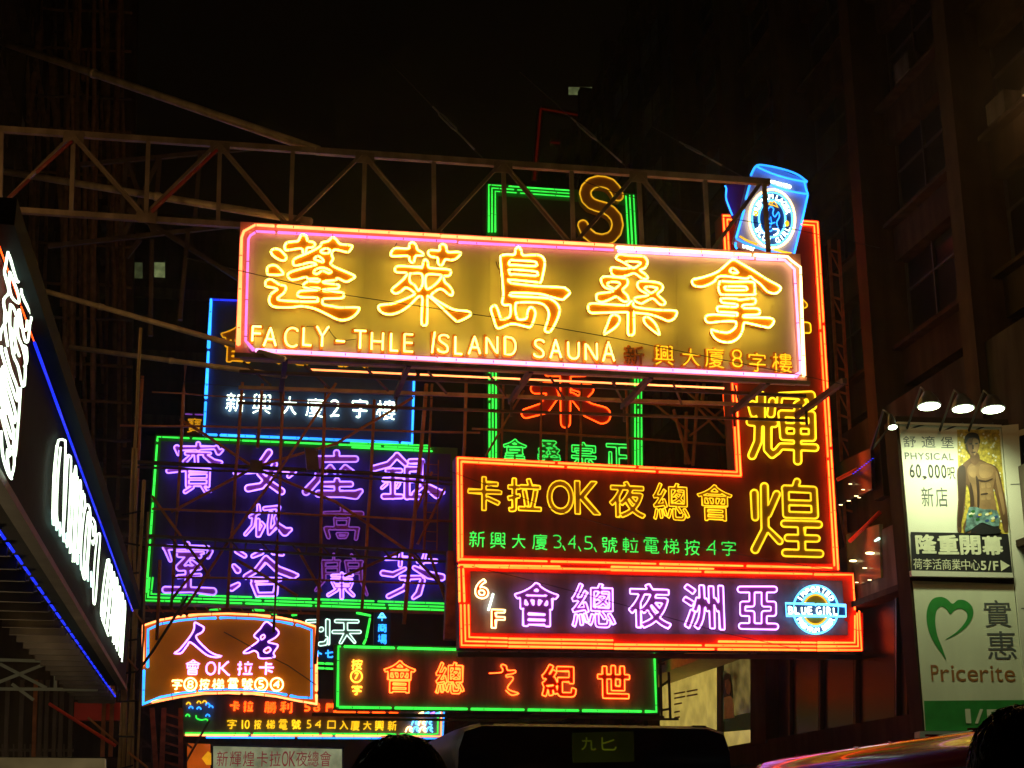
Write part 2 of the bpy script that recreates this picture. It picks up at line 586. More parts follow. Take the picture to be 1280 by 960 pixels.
def rdp(l, eps):
    if len(l) < 3: return l
    keep = np.zeros(len(l), bool); keep[0] = keep[-1] = True
    st = [(0, len(l) - 1)]
    while st:
        a, b = st.pop()
        if b - a < 2: continue
        p, q = l[a], l[b]; d = q - p; L = np.hypot(*d)
        m = l[a + 1:b]
        dist = np.abs(d[0] * (m[:, 1] - p[1]) - d[1] * (m[:, 0] - p[0])) / L if L > 1e-9 else np.hypot(*(m - p).T)
        i = int(dist.argmax())
        if dist[i] > eps:
            keep[a + 1 + i] = True
            st += [(a, a + 1 + i), (a + 1 + i, b)]
    return l[keep]


def simplify(l, eps):
    n = len(l)
    far = int(np.hypot(*(l - l[0]).T).argmax())
    a = rdp(l[:far + 1], eps); b = rdp(np.concatenate([l[far:], l[:1]]), eps)
    return np.concatenate([a[:-1], b[:-1]])


def catmull(pts, closed=True, k=4, tension=0.5):
    P = [np.array(p, float) for p in pts]
    n = len(P)
    out = []
    for i in range(n if closed else n - 1):
        p0 = P[i - 1] if closed or i else P[0]
        p1, p2 = P[i], P[(i + 1) % n]
        p3 = P[(i + 2) % n] if closed or i + 2 < n else P[-1]
        for j in range(k):
            t = j / k
            out.append(p1 + tension * t * (p2 - p0) + t * t * (2 * tension * p0 + (tension - 3) * p1 + (3 - 2 * tension) * p2 - tension * p3)
                       + t ** 3 * (-tension * p0 + (2 - tension) * p1 + (tension - 2) * p2 + tension * p3))
    if not closed: out.append(P[-1])
    return np.array(out)


_oc = {}


def glyph_outline(ch, off=0.0):
    """contour loops of the character made bolder by off (fraction of its height)"""
    k = (ch, off)
    if k not in _oc:
        loops, asp = raw_glyph(ch)
        g = [l * np.array([asp, 1.0]) for l in loops]
        h = 1 / 84
        m = 0.06 + off
        xs = np.arange(-m, asp + m + h, h); ys = np.arange(-m, 1 + m + h, h)
        X, Y = np.meshgrid(xs, ys)
        F = sdf_loops(g, X, Y) - off
        c = [simplify(smooth(l, 1), 0.0035) for l in contours(F, xs[0], ys[0], h)]
        c = [l for l in c if abs(area(l)) > 0.0010]
        al = np.concatenate(c); mn, mx = al.min(0), al.max(0)
        _oc[k] = ([(l - mn) / (mx - mn) for l in c], (mx - mn)[0] / (mx - mn)[1])
    return _oc[k]


def area(l):
    x, y = l[:, 0], l[:, 1]
    return 0.5 * float(np.sum(x * np.roll(y, -1) - y * np.roll(x, -1)))


_sk = {}


def glyph_skeleton(ch):
    if ch in _sk: return _sk[ch]
    loops, asp = raw_glyph(ch)
    N = 76
    h = 1 / N
    xs = np.arange(-2 * h, asp + 3 * h, h); ys = np.arange(-2 * h, 1 + 3 * h, h)
    X, Y = np.meshgrid(xs, ys)
    I = (sdf_loops([l * np.array([asp, 1.0]) for l in loops], X, Y) < 0)
    I = I.astype(np.uint8)
    I[0] = I[-1] = 0; I[:, 0] = I[:, -1] = 0

    def nb(A):
        return [np.roll(np.roll(A, dy, 0), dx, 1) for dy, dx in ((1, 0), (1, -1), (0, -1), (-1, -1), (-1, 0), (-1, 1), (0, 1), (1, 1))]
    while True:
        ch_ = 0
        for ph in (0, 1):
            P = nb(I)
            B = sum(p.astype(int) for p in P)
            A = sum(((P[i] == 0) & (P[(i + 1) % 8] == 1)).astype(int) for i in range(8))
            if ph == 0: c = (P[0] * P[2] * P[4] == 0) & (P[2] * P[4] * P[6] == 0)
            else: c = (P[0] * P[2] * P[6] == 0) & (P[0] * P[4] * P[6] == 0)
            m = (I == 1) & (B >= 2) & (B <= 6) & (A == 1) & c
            ch_ += int(m.sum()); I[m] = 0
        if not ch_: break
    pix = set(zip(*[a.tolist() for a in np.nonzero(I)]))

    def ns(p):
        r = []
        for dy, dx in ((1, 0), (-1, 0), (0, 1), (0, -1)):
            q = (p[0] + dy, p[1] + dx)
            if q in pix: r.append(q)
        for dy, dx in ((1, 1), (1, -1), (-1, 1), (-1, -1)):
            q = (p[0] + dy, p[1] + dx)
            if q in pix and (p[0] + dy, p[1]) not in pix and (p[0], p[1] + dx) not in pix: r.append(q)
        return r
    adj = {p: ns(p) for p in pix}
    nodes = {p for p in pix if len(adj[p]) != 2}
    done = set(); paths = []
    for p in nodes:
        for q in adj[p]:
            if (p, q) in done: continue
            path = [p, q]; done.add((p, q))
            while path[-1] not in nodes:
                nx_ = [r for r in adj[path[-1]] if r != path[-2]]
                if not nx_: break
                path.append(nx_[0])
            done.add((path[-1], path[-2]))
            endfree = len(adj[path[-1]]) == 1 or len(adj[path[0]]) == 1
            if endfree and len(path) < 4: continue
            paths.append((path, False))
    seen = {p for pt, _ in paths for p in pt} | nodes
    for p in pix:
        if p in seen: continue
        path = [p]; seen.add(p); cur = p
        while True:
            nx_ = [r for r in adj[cur] if r not in seen]
            if not nx_: break
            cur = nx_[0]; seen.add(cur); path.append(cur)
        if len(path) > 5: paths.append((path, True))
    out = []
    for pt, cl in paths:
        l = np.array([[(xs[0] + q[1] * h) / asp, ys[0] + q[0] * h] for q in pt])
        l = smooth(l, 3, cl)
        out.append((simplify(l, 0.008) if cl else rdp(l, 0.008), cl))
    _sk[ch] = out
    return out


def warp(px, py, box):
    """place a 0..1 letter point in the photograph's box, leaning with the vertical and level vanishing points"""
    x0, y0, x1, y1 = box
    xc, yc = (x0 + x1) / 2, (y0 + y1) / 2
    u = (px - 0.5) * (x1 - x0); v = (py - 0.5) * (y1 - y0)
    m = (HOR - yc) / (10985 - xc)
    lean = (xc - 643) / (yc + 5660)
    return xc + u + lean * v, yc + v + m * u


def in_box(loops, box):
    return [np.array([warp(p[0], p[1], box) for p in l]) for l in loops]


def nest(loops):
    """group loops into (outer, holes)"""
    def inside(p, l):
        x, y = p; c = False
        n = len(l)
        for i in range(n):
            x1, y1 = l[i]; x2, y2 = l[(i + 1) % n]
            if (y1 > y) != (y2 > y) and x < x1 + (y - y1) * (x2 - x1) / (y2 - y1): c = not c
        return c
    dep = [sum(inside(l[0], m) for m in loops if m is not l) for l in loops]
    res = []
    for l, d in zip(loops, dep):
        if d % 2 == 0:
            holes = [m for m, e in zip(loops, dep) if e == d + 1 and inside(m[0], l)]
            res.append((l, holes))
    return res


def plate(pl, loops, off, th, name, material, parent, **kw):
    mb = MB()
    for o, hs in nest(loops):
        mb.prism([[pl.pt(p[0], p[1], off) for p in l] for l in [o] + hs], pl.n * -th)
    return mb.build(name, material, parent, **kw)


def tubes(pl, loops, off, r, name, material, parent, closed=True, n=6, **kw):
    mb = MB()
    for l in loops:
        c = closed
        if isinstance(l, tuple): l, c = l
        mb.tube([pl.pt(p[0], p[1], off) for p in l], r, c, n, pl.n)
    return mb.build(name, material, parent, **kw)


def outline_char(pl, ch, box, bold, off, r, tmat, pmat, parent, plate_th=0.06, label=None):
    """letter cut from sheet with a neon tube round its edge"""
    loops = in_box(glyph_outline(ch, bold)[0], box)
    return outline_loops(pl, loops, off, r, tmat, pmat, parent, plate_th, label)


def outline_loops(pl, loops, off, r, tmat, pmat, parent, plate_th=0.06, label=None):
    if pmat is None:
        return tubes(pl, loops, off + r, r, 'character', tmat, parent, label=label)
    o = plate(pl, loops, off, plate_th, 'character', pmat, parent, label=label)
    tubes(pl, loops, off + r * 0.9, r, 'neon_tube', tmat, o)
    return o


def line_char(pl, ch, box, off, r, tmat, parent, label=None, n=5):
    loops = []
    for l, c in glyph_skeleton(ch):
        loops.append((np.array([warp(p[0], p[1], box) for p in l]), c))
    return tubes(pl, loops, off, r, 'character', tmat, parent, label=label, n=n)


def stroke_loops(strokes, ox, oy, k, res=1.0):
    """brush strokes given in zoomed coordinates -> smooth contour loops in photograph pixels"""
    st = [[(ox + x * k, oy + y * k, r * k) for x, y, r in s] for s in strokes]
    al = np.array([p for s in st for p in s])
    m = al[:, 2].max() + 3
    x0, y0 = al[:, 0].min() - m, al[:, 1].min() - m
    h = 0.5 * res
    xs = np.arange(x0, al[:, 0].max() + m, h); ys = np.arange(y0, al[:, 1].max() + m, h)
    X, Y = np.meshgrid(xs, ys)
    F = sdf_strokes(st, X, Y)
    c = [simplify(smooth(l, 3), 0.12) for l in contours(F, xs[0], ys[0], h)]
    return [l for l in c if abs(area(l)) > 4]


def traced(pts, ox, oy, k):
    l = catmull(pts, True, 4)
    return simplify(np.array([ox, oy]) + l * k, 0.08)


def skew_quad(pl, q, off, th, name, material, parent, **kw):
    mb = MB()
    mb.prism([[pl.pt(x, y, off) for x, y in q]], pl.n * -th)
    return mb.build(name, material, parent, **kw)


def neon_run(pl, pts, mat_, parent, off=0.08, r=0.03, seg=130, gap=5, clips=True, name='neon_tube'):
    """a polyline of neon built from separate tube lengths with little dark gaps"""
    P = [np.array(p, float) for p in pts]
    cum = [0.0]
    for a, b in zip(P[:-1], P[1:]): cum.append(cum[-1] + float(np.hypot(*(b - a))))
    T = cum[-1]
    n = max(1, round(T / seg))
    cuts = [T * i / n for i in range(n + 1)]
    for i in range(1, n): cuts[i] += random.uniform(-0.15, 0.15) * T / n

    def at(t):
        for i in range(len(P) - 1):
            if t <= cum[i + 1] + 1e-6:
                return P[i] + (P[i + 1] - P[i]) * ((t - cum[i]) / max(cum[i + 1] - cum[i], 1e-6))
        return P[-1]
    cl = MB()
    for i in range(n):
        a = cuts[i] + (gap / 2 if i else 0); b = cuts[i + 1] - (gap / 2 if i < n - 1 else 0)
        q = [at(a)] + [P[j] for j in range(1, len(P) - 1) if a < cum[j] < b] + [at(b)]
        # round the corners a little and dip the ends to the sheet
        w = [pl.pt(p[0], p[1], off) for p in q]
        w = [pl.pt(q[0][0], q[0][1], max(off - 0.06, 0.0))] + w + [pl.pt(q[-1][0], q[-1][1], max(off - 0.06, 0.0))]
        MB().tube(w, r, False, 6, pl.n).build(name, mat_, parent)
        if clips:
            m = max(2, int((b - a) / 40))
            for j in range(m):
                t = a + (b - a) * (j + 0.5) / m + random.uniform(-3, 3)
                p, p2 = at(t), at(t + 0.9)
                cl.tube([pl.pt(p[0], p[1], off), pl.pt(p2[0], p2[1], off)], r * 1.12, False, 6, pl.n)
                cl.tube([pl.pt(p[0], p[1], 0), pl.pt(p[0], p[1], off)], r * 0.35, False, 4)
    if clips and cl.v:
        cl.build('tube_support', M['glass_clip'], parent, kind='stuff')


def frame_quad(pl, q, w, off, th, name, material, parent):
    """a raised rim round a quad"""
    cx = sum(p[0] for p in q) / len(q); cy = sum(p[1] for p in q) / len(q)
    inner = []
    n = len(q)
    for i in range(n):
        a, b, c = np.array(q[i - 1], float), np.array(q[i], float), np.array(q[(i + 1) % n], float)
        d1 = (b - a) / np.hypot(*(b - a)); d2 = (c - b) / np.hypot(*(c - b))
        n1 = np.array([-d1[1], d1[0]]); n2 = np.array([-d2[1], d2[0]])
        bis = n1 + n2; bis /= np.hypot(*bis)
        k = w / max(0.3, bis.dot(n1))
        inner.append(b + bis * k)
    s = area(np.array(q, float))
    if s < 0: inner = [2 * np.array(a, float) - np.array(b) for a, b in zip(q, inner)]
    mb = MB()
    mb.prism([[pl.pt(x, y, off) for x, y in q], [pl.pt(x, y, off) for x, y in inner]], pl.n * -th)
    return mb.build(name, material, parent)


def inset_path(q, w):
    """closed polygon inset by w pixels (for border tubes)"""
    n = len(q); out = []
    s = 1 if area(np.array(q, float)) > 0 else -1
    for i in range(n):
        a, b, c = np.array(q[i - 1], float), np.array(q[i], float), np.array(q[(i + 1) % n], float)
        d1 = (b - a) / np.hypot(*(b - a)); d2 = (c - b) / np.hypot(*(c - b))
        n1 = np.array([-d1[1], d1[0]]) * s; n2 = np.array([-d2[1], d2[0]]) * s
        bis = n1 + n2; bis /= np.hypot(*bis)
        out.append(tuple(b + bis * (w / max(0.3, bis.dot(n1)))))
    return out
# ================================================================ the street ground
def sheet(name, r0, r1, s0, s1, z, material, parent=None, **kw):
    mb = MB()
    mb.add([W(r0, s0, z), W(r1, s0, z), W(r1, s1, z), W(r0, s1, z)], [(0, 1, 2, 3)])
    return mb.build(name, material, parent, **kw)


sheet('ground', -900, 900, -300, 1500, -0.02, M['asphalt'], kind='structure')
sheet('road', -4.2, 9.0, -40, 260, 0.0, M['asphalt'], kind='structure')
for r0, r1 in ((-9.5, -4.35), (9.15, 13.5)):
    mb = MB(); mb.box(W(r0, -40, -0.02), R * (r1 - r0), S * 300, Z * 0.15)
    mb.build('pavement', M['paving'], kind='structure')
for r0 in (-4.35, 9.0):
    mb = MB(); mb.box(W(r0, -40, -0.02), R * 0.15, S * 300, Z * 0.165)
    mb.build('kerb', M['kerb'], kind='structure')
mb = MB()
for i in range(30):
    mb.add([W(2.3, -20 + i * 8, 0.004), W(2.42, -20 + i * 8, 0.004), W(2.42, -16 + i * 8, 0.004), W(2.3, -16 + i * 8, 0.004)], [(0, 1, 2, 3)])
mb.build('lane_marking', M['paint_white'], kind='structure')


def sign_root(name, pl, q, label, cat='neon sign', group='neon signs hanging over the street'):
    x = sum(p[0] for p in q) / len(q); y = max(p[1] for p in q)
    return thing(name, pl.pt(x, y, 0), label, cat, group)


def L4(q):  # inset tube loop closed
    return list(q) + [q[0]]


# ================================================================ main sauna sign, 30 m down the street
P1 = across(30.0)
MQ = [(303, 279), (998, 319.5), (1006, 474), (296, 442)]
ms = sign_root('sauna_neon_sign', P1, MQ, 'large yellow neon sauna sign with five big characters and English lettering under the truss')
o = plate(P1, [np.array([(303, 290), (309, 282), (318, 279.8), (985, 318.6), (997, 323), (1002, 335), (1006.5, 462), (1004, 474), (306, 443), (297, 437), (296.2, 425)])], 0.0, 0.5, 'panel', M['main_panel'], ms)
frame_quad(P1, [(300.5, 277), (1000.5, 317.5), (1009, 476.5), (293.5, 445)], 11, 0.012, 0.05, 'border_sheet', M['border_pink'], ms)
# sheet seams of the panel
for i in range(1, 9):
    x0 = 302 + i * 77.6; x1 = 296 + i * 78.8
    y0 = 279 + (x0 - 303) * 0.0583; y1 = 442 + (x1 - 296) * 0.0451
    MB().beam(P1.pt(x0, y0 + 12, 0.003), P1.pt(x1, y1 - 11, 0.003), 0.012, 0.006, P1.n).build('seam_strip', M['main_panel'], ms)

zc = {
 'peng': (320, 280), 'lai': (460, 285), 'dao': (600, 295), 'sang': (720, 305), 'na': (850, 310)}
TR = {
 'peng': [
  [(245,190),(265,160),(320,150),(360,145),(385,100),(405,92),(430,105),(445,145),(490,155),(505,175),(485,200),(440,205),(425,245),(405,250),(385,210),(265,225),(248,205)],
  [(135,225),(165,212),(205,222),(240,255),(260,285),(245,312),(205,308),(150,275),(130,245)],
  [(95,410),(100,370),(140,352),(185,365),(232,430),(120,435),(97,425)],
  [(80,510),(90,485),(125,472),(165,495),(205,520),(250,530),(255,560),(235,595),(185,645),(320,662),(510,665),(525,655),(520,632),(400,628),(365,620),(355,600),(380,575),(440,570),(530,565),(535,550),(430,545),(405,530),(420,505),(460,490),(530,495),(545,480),(520,470),(450,470),(425,455),(350,475),(300,478),(272,445),(290,415),(380,385),(505,350),(500,335),(460,330),(380,350),(330,355),(318,330),(335,295),(440,250),(545,195),(565,160),(620,145),(655,115),(690,135),(720,170),(800,180),(825,190),(800,235),(770,240),(700,222),(665,225),(648,260),(660,300),(640,340),(680,370),(760,405),(845,445),(820,475),(770,495),(700,465),(680,480),(590,490),(585,505),(700,520),(710,540),(690,555),(590,560),(590,575),(730,585),(750,605),(735,635),(590,640),(570,660),(580,690),(660,705),(720,715),(870,715),(880,740),(850,780),(800,812),(740,825),(680,810),(600,770),(500,725),(390,705),(300,715),(170,712),(125,690),(112,650),(130,600),(180,560),(140,545),(90,535)],
  [(560,225),(600,210),(635,225),(620,248),(580,250),(558,240)],
  [(500,300),(530,275),(570,300),(575,325),(535,315)],
  [(495,410),(520,385),(570,375),(620,390),(645,410),(620,420),(570,400),(530,425),(505,425)]],
 'lai': [
  [(195,220),(220,180),(260,172),(345,175),(355,140),(380,122),(410,145),(425,185),(465,210),(470,235),(410,240),(395,285),(375,297),(355,275),(340,240),(215,242)],
  [(515,215),(535,190),(610,192),(615,155),(640,138),(668,155),(685,205),(770,205),(795,220),(760,260),(720,275),(665,270),(640,310),(620,320),(600,300),(595,255),(540,245)],
  [(230,360),(240,335),(280,325),(440,335),(465,330),(475,290),(492,270),(512,290),(520,335),(560,345),(690,355),(710,385),(690,410),(650,415),(660,465),(690,490),(725,540),(720,575),(690,568),(640,528),(600,528),(545,570),(560,600),(640,650),(740,700),(850,712),(880,735),(860,760),(775,800),(735,780),(640,690),(530,592),(510,600),(510,700),(505,815),(482,835),(460,815),(462,700),(465,600),(430,590),(360,660),(280,715),(200,740),(130,730),(90,690),(105,660),(200,650),(290,620),(395,570),(380,540),(325,512),(280,545),(235,562),(205,540),(215,515),(270,470),(320,420),(330,385),(250,380)],
  [(360,395),(380,390),(460,395),(468,480),(440,530),(425,530),(400,490),(360,460)],
  [(500,405),(600,400),(630,410),(600,460),(540,510),(500,515)]],
 'dao': [
  [(175,200),(185,168),(230,158),(295,158),(305,115),(330,95),(352,120),(360,155),(380,165),(450,162),(510,165),(545,190),(555,240),(540,330),(520,395),(480,395),(260,375),(262,400),(300,408),(480,428),(700,440),(735,450),(770,487),(730,530),(700,545),(620,525),(500,495),(290,488),(262,500),(280,515),(480,525),(590,535),(650,570),(680,620),(675,680),(640,760),(600,820),(565,820),(558,795),(585,710),(588,650),(560,600),(510,575),(420,568),(320,572),(305,590),(305,650),(325,710),(370,715),(400,700),(410,640),(435,610),(465,630),(475,670),(455,740),(430,780),(390,775),(300,755),(250,758),(170,790),(140,780),(120,720),(95,640),(100,610),(130,595),(150,625),(175,700),(190,715),(255,690),(262,600),(250,590),(210,592),(190,570),(200,500),(190,350)],
  [(250,245),(262,208),(310,209),(460,218),(485,240),(465,258),(300,248)],
  [(250,300),(272,287),(470,303),(492,322),(475,340),(300,327),(262,330)]],
 'sang': [
  [(345,125),(360,95),(385,88),(450,98),(570,105),(605,130),(612,165),(590,205),(550,225),(590,255),(615,285),(600,300),(560,290),(500,252),(440,270),(370,282),(320,270),(300,235),(310,200),(390,210),(450,208),(460,195),(400,155)],
  [(425,155),(455,148),(540,155),(550,170),(500,205),(470,195),(430,170)],
  [(215,320),(225,285),(280,278),(400,290),(440,305),(440,350),(400,395),(440,440),(450,480),(420,495),(385,480),(345,452),(280,480),(220,498),(180,480),(175,450),(190,425),(300,410),(310,395),(245,370)],
  [(270,340),(300,325),(360,328),(375,345),(340,380),(320,380),(280,360)],
  [(525,350),(545,320),(600,318),(700,330),(740,355),(740,390),(700,430),(740,470),(765,500),(750,520),(715,515),(660,468),(600,490),(560,510),(510,490),(510,460),(600,445),(615,430),(550,395)],
  [(590,375),(630,365),(690,375),(690,390),(650,418),(625,410)],
  [(105,560),(110,520),(150,508),(250,515),(420,525),(450,515),(470,492),(490,500),(510,540),(700,565),(840,570),(865,590),(840,640),(790,660),(740,640),(640,605),(510,590),(498,600),(500,740),(490,775),(465,780),(445,760),(445,600),(430,585),(200,590),(130,590)],
  [(295,625),(330,605),(370,625),(370,670),(330,720),(250,770),(245,750),(270,690)],
  [(580,640),(610,625),(650,650),(690,700),(715,770),(690,765),(600,690)]],
 'na': [
  [(105,300),(115,270),(200,250),(320,205),(400,140),(455,100),(520,130),(640,200),(740,265),(850,325),(860,355),(830,385),(790,388),(740,365),(690,310),(640,275),(600,245),(560,262),(350,240),(290,290),(200,330),(130,325)],
  [(428,195),(455,172),(495,210),(450,212)],
  [(335,310),(350,285),(450,290),(620,290),(640,330),(640,380),(625,400),(380,400),(345,390),(330,350)],
  [(385,345),(400,330),(550,330),(572,345),(560,360),(410,360)],
  [(350,450),(365,432),(480,435),(510,445),(620,432),(648,445),(635,480),(560,485),(535,498),(555,515),(660,518),(685,545),(665,570),(560,575),(545,590),(620,595),(770,600),(805,630),(770,678),(720,675),(620,652),(560,640),(545,655),(535,710),(500,770),(440,805),(370,805),(310,780),(275,735),(270,700),(290,705),(350,720),(420,722),(475,680),(480,640),(460,628),(350,630),(250,640),(218,615),(230,580),(300,570),(470,580),(490,570),(480,555),(380,550),(330,545),(318,525),(335,500),(450,505),(490,500),(480,480),(370,470)]],
}
for k in ('peng', 'lai', 'dao', 'sang', 'na'):
    ox, oy = zc[k]
    loops = [traced(l, ox, oy, 140 / 960) for l in TR[k]]
    outline_loops(P1, loops, 0.30, 0.0225, M['neon_yellow'], M['letter_plate'], ms, 0.14)

    sup = MB()
    for l in loops:
        for i in range(3, len(l), 9):
            p = l[i]; q = p + (l[(i + 1) % len(l)] - p) / max(np.hypot(*(l[(i + 1) % len(l)] - p)), 1e-6) * 0.9
            sup.tube([P1.pt(p[0], p[1], 0.32), P1.pt(q[0], q[1], 0.32)], 0.026, False, 5, P1.n)
            sup.tube([P1.pt(p[0], p[1], 0.0), P1.pt(p[0], p[1], 0.31)], 0.006, False, 4)
    sup.build('tube_support', M['glass_clip'], ms, kind='stuff')

for ch, *b in [('F',314,407,328,428),('A',329,408,347,433),('C',355,408,372,435),('L',378,408,391,433),('Y',394,408,411.5,435),
               ('-',420,425,431,427.5),('T',441.5,412,459,437.5),('H',463.5,414,480,439),('L',487.5,415,499,440),('E',504,416.5,518,441),
               ('I',541,415,543.5,441),('S',547,417,562,442),('L',568,419,579,444),('A',585,419,602,443),('N',607,419,623,444),('D',630,420,646,445),
               ('S',667,423,681.5,448),('A',687,423,703,448),('U',709,426,725,450),('N',731,427,747.5,452),('A',752.6,426,769.5,452)]:
    dim = b[0] < 372
    if ch in '-I':
        l = [(np.array([warp(0, .5, b), warp(1, .5, b)]) if ch == '-' else np.array([warp(.9, 0, b), warp(-.3, 1, b)]), False)]
        pb = plate(P1, [np.array([(b[0]-2.6, b[1]-.5), (b[2]+.5, b[1]-.5), (b[2]+.5, b[3]+2.4), (b[0]-2.6, b[3]+2.4)])], 0.05, 0.05, 'character', M['letter_plate'], ms)
        tubes(P1, l, 0.13, 0.021, 'neon_tube', M['neon_cream'], pb, n=6)
        continue
    bb = (b[0] - 2.4, b[1] - 0.6, b[2] + 0.6, b[3] + 2.2)
    pb = plate(P1, in_box(glyph_outline(ch, 0.028)[0], bb), 0.05, 0.05, 'character', M['letter_plate'], ms)
    loops = [(np.array([warp(p[0], p[1], b) for p in l]), c) for l, c in glyph_skeleton(ch)]
    tubes(P1, loops, 0.13, 0.021, 'neon_tube', M['neon_cream'], pb, n=6)
for i, (ch, *b) in enumerate([('新',782,432,805,456),('興',818,431,843,457),('大',852,435,876,458),('廈',881,434,906,460),('8',914,436,929,460),('字',936,440,958,465),('樓',965,441,991,466)]):
    bb = (b[0] - 2, b[1] - 0.5, b[2] + 0.5, b[3] + 2)
    pb = plate(P1, in_box(glyph_outline(ch, 0.02)[0], bb), 0.04, 0.04, 'character', M['letter_plate'], ms)
    loops = [(np.array([warp(p[0], p[1], b) for p in l]), c) for l, c in glyph_skeleton(ch)]
    tubes(P1, loops, 0.10, 0.016, 'neon_tube', M['rust'] if i == 0 else M['neon_amber'], pb, n=5)

# border tubes: outer peach, inner pink, with notched corners
neon_run(P1, [(298, 431), (302, 297), (305, 289), (313, 284.5), (319, 281.2), (549, 294.2)], M['neon_peach'], ms, 0.10, 0.028, 200)
neon_run(P1, [(552, 295), (766, 306.8)], M['neon_peach'], ms, 0.10, 0.028, 220)
neon_run(P1, [(771, 309), (984.5, 320.8), (990, 326), (1000.5, 334), (1005, 470)], M['neon_hotwhite'], ms, 0.10, 0.028, 220)
neon_run(P1, [(317, 437.5), (307, 426), (310.5, 299), (313, 294.5), (320.6, 289.2), (570, 302)], M['neon_rose'], ms, 0.10, 0.026, 200)
neon_run(P1, [(574, 303), (766, 312.5)], M['neon_rose'], ms, 0.10, 0.024, 220)
neon_run(P1, [(773, 313.5), (981, 325), (993, 336.5), (1001, 465), (994, 470.3)], M['neon_pink'], ms, 0.10, 0.028, 200)
for a, b in ((320, 545), (548, 770), (773, 992)):
    neon_run(P1, [(a, 437.6 + (a - 317) * 0.0485), (b, 437.6 + (b - 317) * 0.0485)], M['neon_pink'], ms, 0.11, 0.032, 300)
# tubes on the far face's lower edge, seen from below
PB = across(31.3)
for a, b in ((388, 520), (525, 650), (655, 765), (770, 905)):
    neon_run(PB, [(a, 462 + (a - 388) * 0.045), (b, 462 + (b - 388) * 0.045)], M['neon_peach'], ms, 0.0, 0.022, 200, clips=False)
# far face: assumed lit too; its unseen rear neon is added to light the scaffold
PBK = across(30.62)
for k in ('peng', 'lai', 'dao', 'sang', 'na'):
    ox, oy = zc[k]
    tubes(PBK, [(simplify(traced(l, ox, oy, 140 / 960), 0.5), True) for l in TR[k] if len(l) > 8], 0.0, 0.03, 'assumed_rear_character', M['assumed_neon_rear'], ms, n=4)

for a, b in (((312, 292), (640, 309)), ((644, 309), (990, 328)), ((310, 300), (306, 425)), ((996, 338), (1001, 458))):
    neon_run(PBK, [a, b], M['assumed_neon_rear'], ms, 0.0, 0.03, 200, clips=False)
# wiring on the face
for p in ([(409, 408), (416, 419), (424, 427)], [(428, 426), (445, 424)], [(383, 408), (395, 408)], [(620, 327), (623, 336), (626, 335)], [(496, 304), (492, 311)]):
    tubes(P1, [(catmull(p, False, 4), False)], 0.03, 0.008, 'wire', M['cable'], ms, n=4)

# ---- catwalk behind / below the sign
cw = thing('sign_catwalk', P1.pt(650, 470, 0), 'narrow steel catwalk running along the bottom edge of the big yellow sauna sign', 'catwalk')
PF = across(29.85)
def fr(x): return 441.5 + (x - 297) * 0.0492
MB().beam(PF.pt(293, fr(293) + 2.6), PF.pt(1012, fr(1012) + 2.6), 0.10, 0.09).build('front_rail', M['steel'], cw)
MB().beam(PF.pt(300, fr(300) + 3) + S * 2.3, PF.pt(1050, fr(1050) - 6) + S * 2.3, 0.08, 0.08).build('rear_rail', M['steel'], cw)
MB().beam(PF.pt(300, fr(300) + 3) + S * 2.3 - Z * 0.35, PF.pt(1050, fr(1050) - 6) + S * 2.3 - Z * 0.35, 0.06, 0.06).build('rear_rail', M['steel_dark'], cw)
MB().beam(PF.pt(300, fr(300) + 3) + S * 1.1, PF.pt(1030, fr(1030)) + S * 1.1, 0.07, 0.07).build('middle_rail', M['steel_dark'], cw)
for x in (357, 511, 664, 814, 960, 1048):
    a = PF.pt(x, fr(x) + 3) - S * (0.0 if x < 1000 else 0.35)
    MB().beam(a, a + S * (2.45 if x < 1000 else 2.9) , 0.10, 0.13).build('cross_arm', M['steel_dark'], cw)
    MB().beam(a + S * 2.3, a + S * 2.3 - Z * 0.4, 0.05, 0.05).build('drop_post', M['steel_dark'], cw)
for k in range(9):
    x = 305 + k * 78
    MB().beam(PF.pt(x, fr(x)) + S * 0.6, PF.pt(x + 38, fr(x + 38)) + S * 2.2, 0.04, 0.04).build('brace', M['steel_dark'], cw)

# ================================================================ S sign with the green border, 42 m
P3 = across(42.0)
ss = sign_root('sauna_tower_sign', P3, [(608, 229), (796, 242), (806, 650), (610, 650)], 'tall dark neon sign with triple green border and yellow letter S at its top')
skew_quad(P3, [(607, 228), (797, 242), (807, 640), (609, 640)], 0, 0.6, 'panel', M['black_panel'], ss)
frame_quad(P3, [(608, 229), (796, 242.5), (806, 636), (610, 636)], 15, 0.015, 0.05, 'border_sheet', M['border_green'], ss)
for i, dx in enumerate((0, 4.0, 8.1)):
    neon_run(P3, [(611 + dx, 290), (611 + dx, 231 + dx), (711.5, 238 + dx * 0.95)], M['neon_green'], ss, 0.10, 0.018, 90)
    neon_run(P3, [(782.3 + dx * 1.2, 244), (793.5 + dx, 440), (794 + dx, 582)], M['neon_green'], ss, 0.10, 0.018, 90)
    neon_run(P3, [(611.5 + dx, 300), (612 + dx, 582)], M['neon_green'], ss, 0.10, 0.018, 70)
sst = []
c = [(538, 330), (510, 270), (465, 222), (410, 202), (350, 197), (290, 215), (245, 262), (232, 305), (248, 360), (290, 402), (350, 425), (410, 440), (470, 475), (518, 530), (532, 600), (515, 665), (470, 715), (390, 737), (310, 722), (245, 670), (212, 600)]
loops = stroke_loops([[(x, y, 50 if 0 < i < len(c) - 1 else 46) for i, (x, y) in enumerate(c)]], 700, 200, 140 / 1034)
outline_loops(P3, loops, 0.35, 0.024, M['neon_gold'], M['brown_plate'], ss, 0.3)
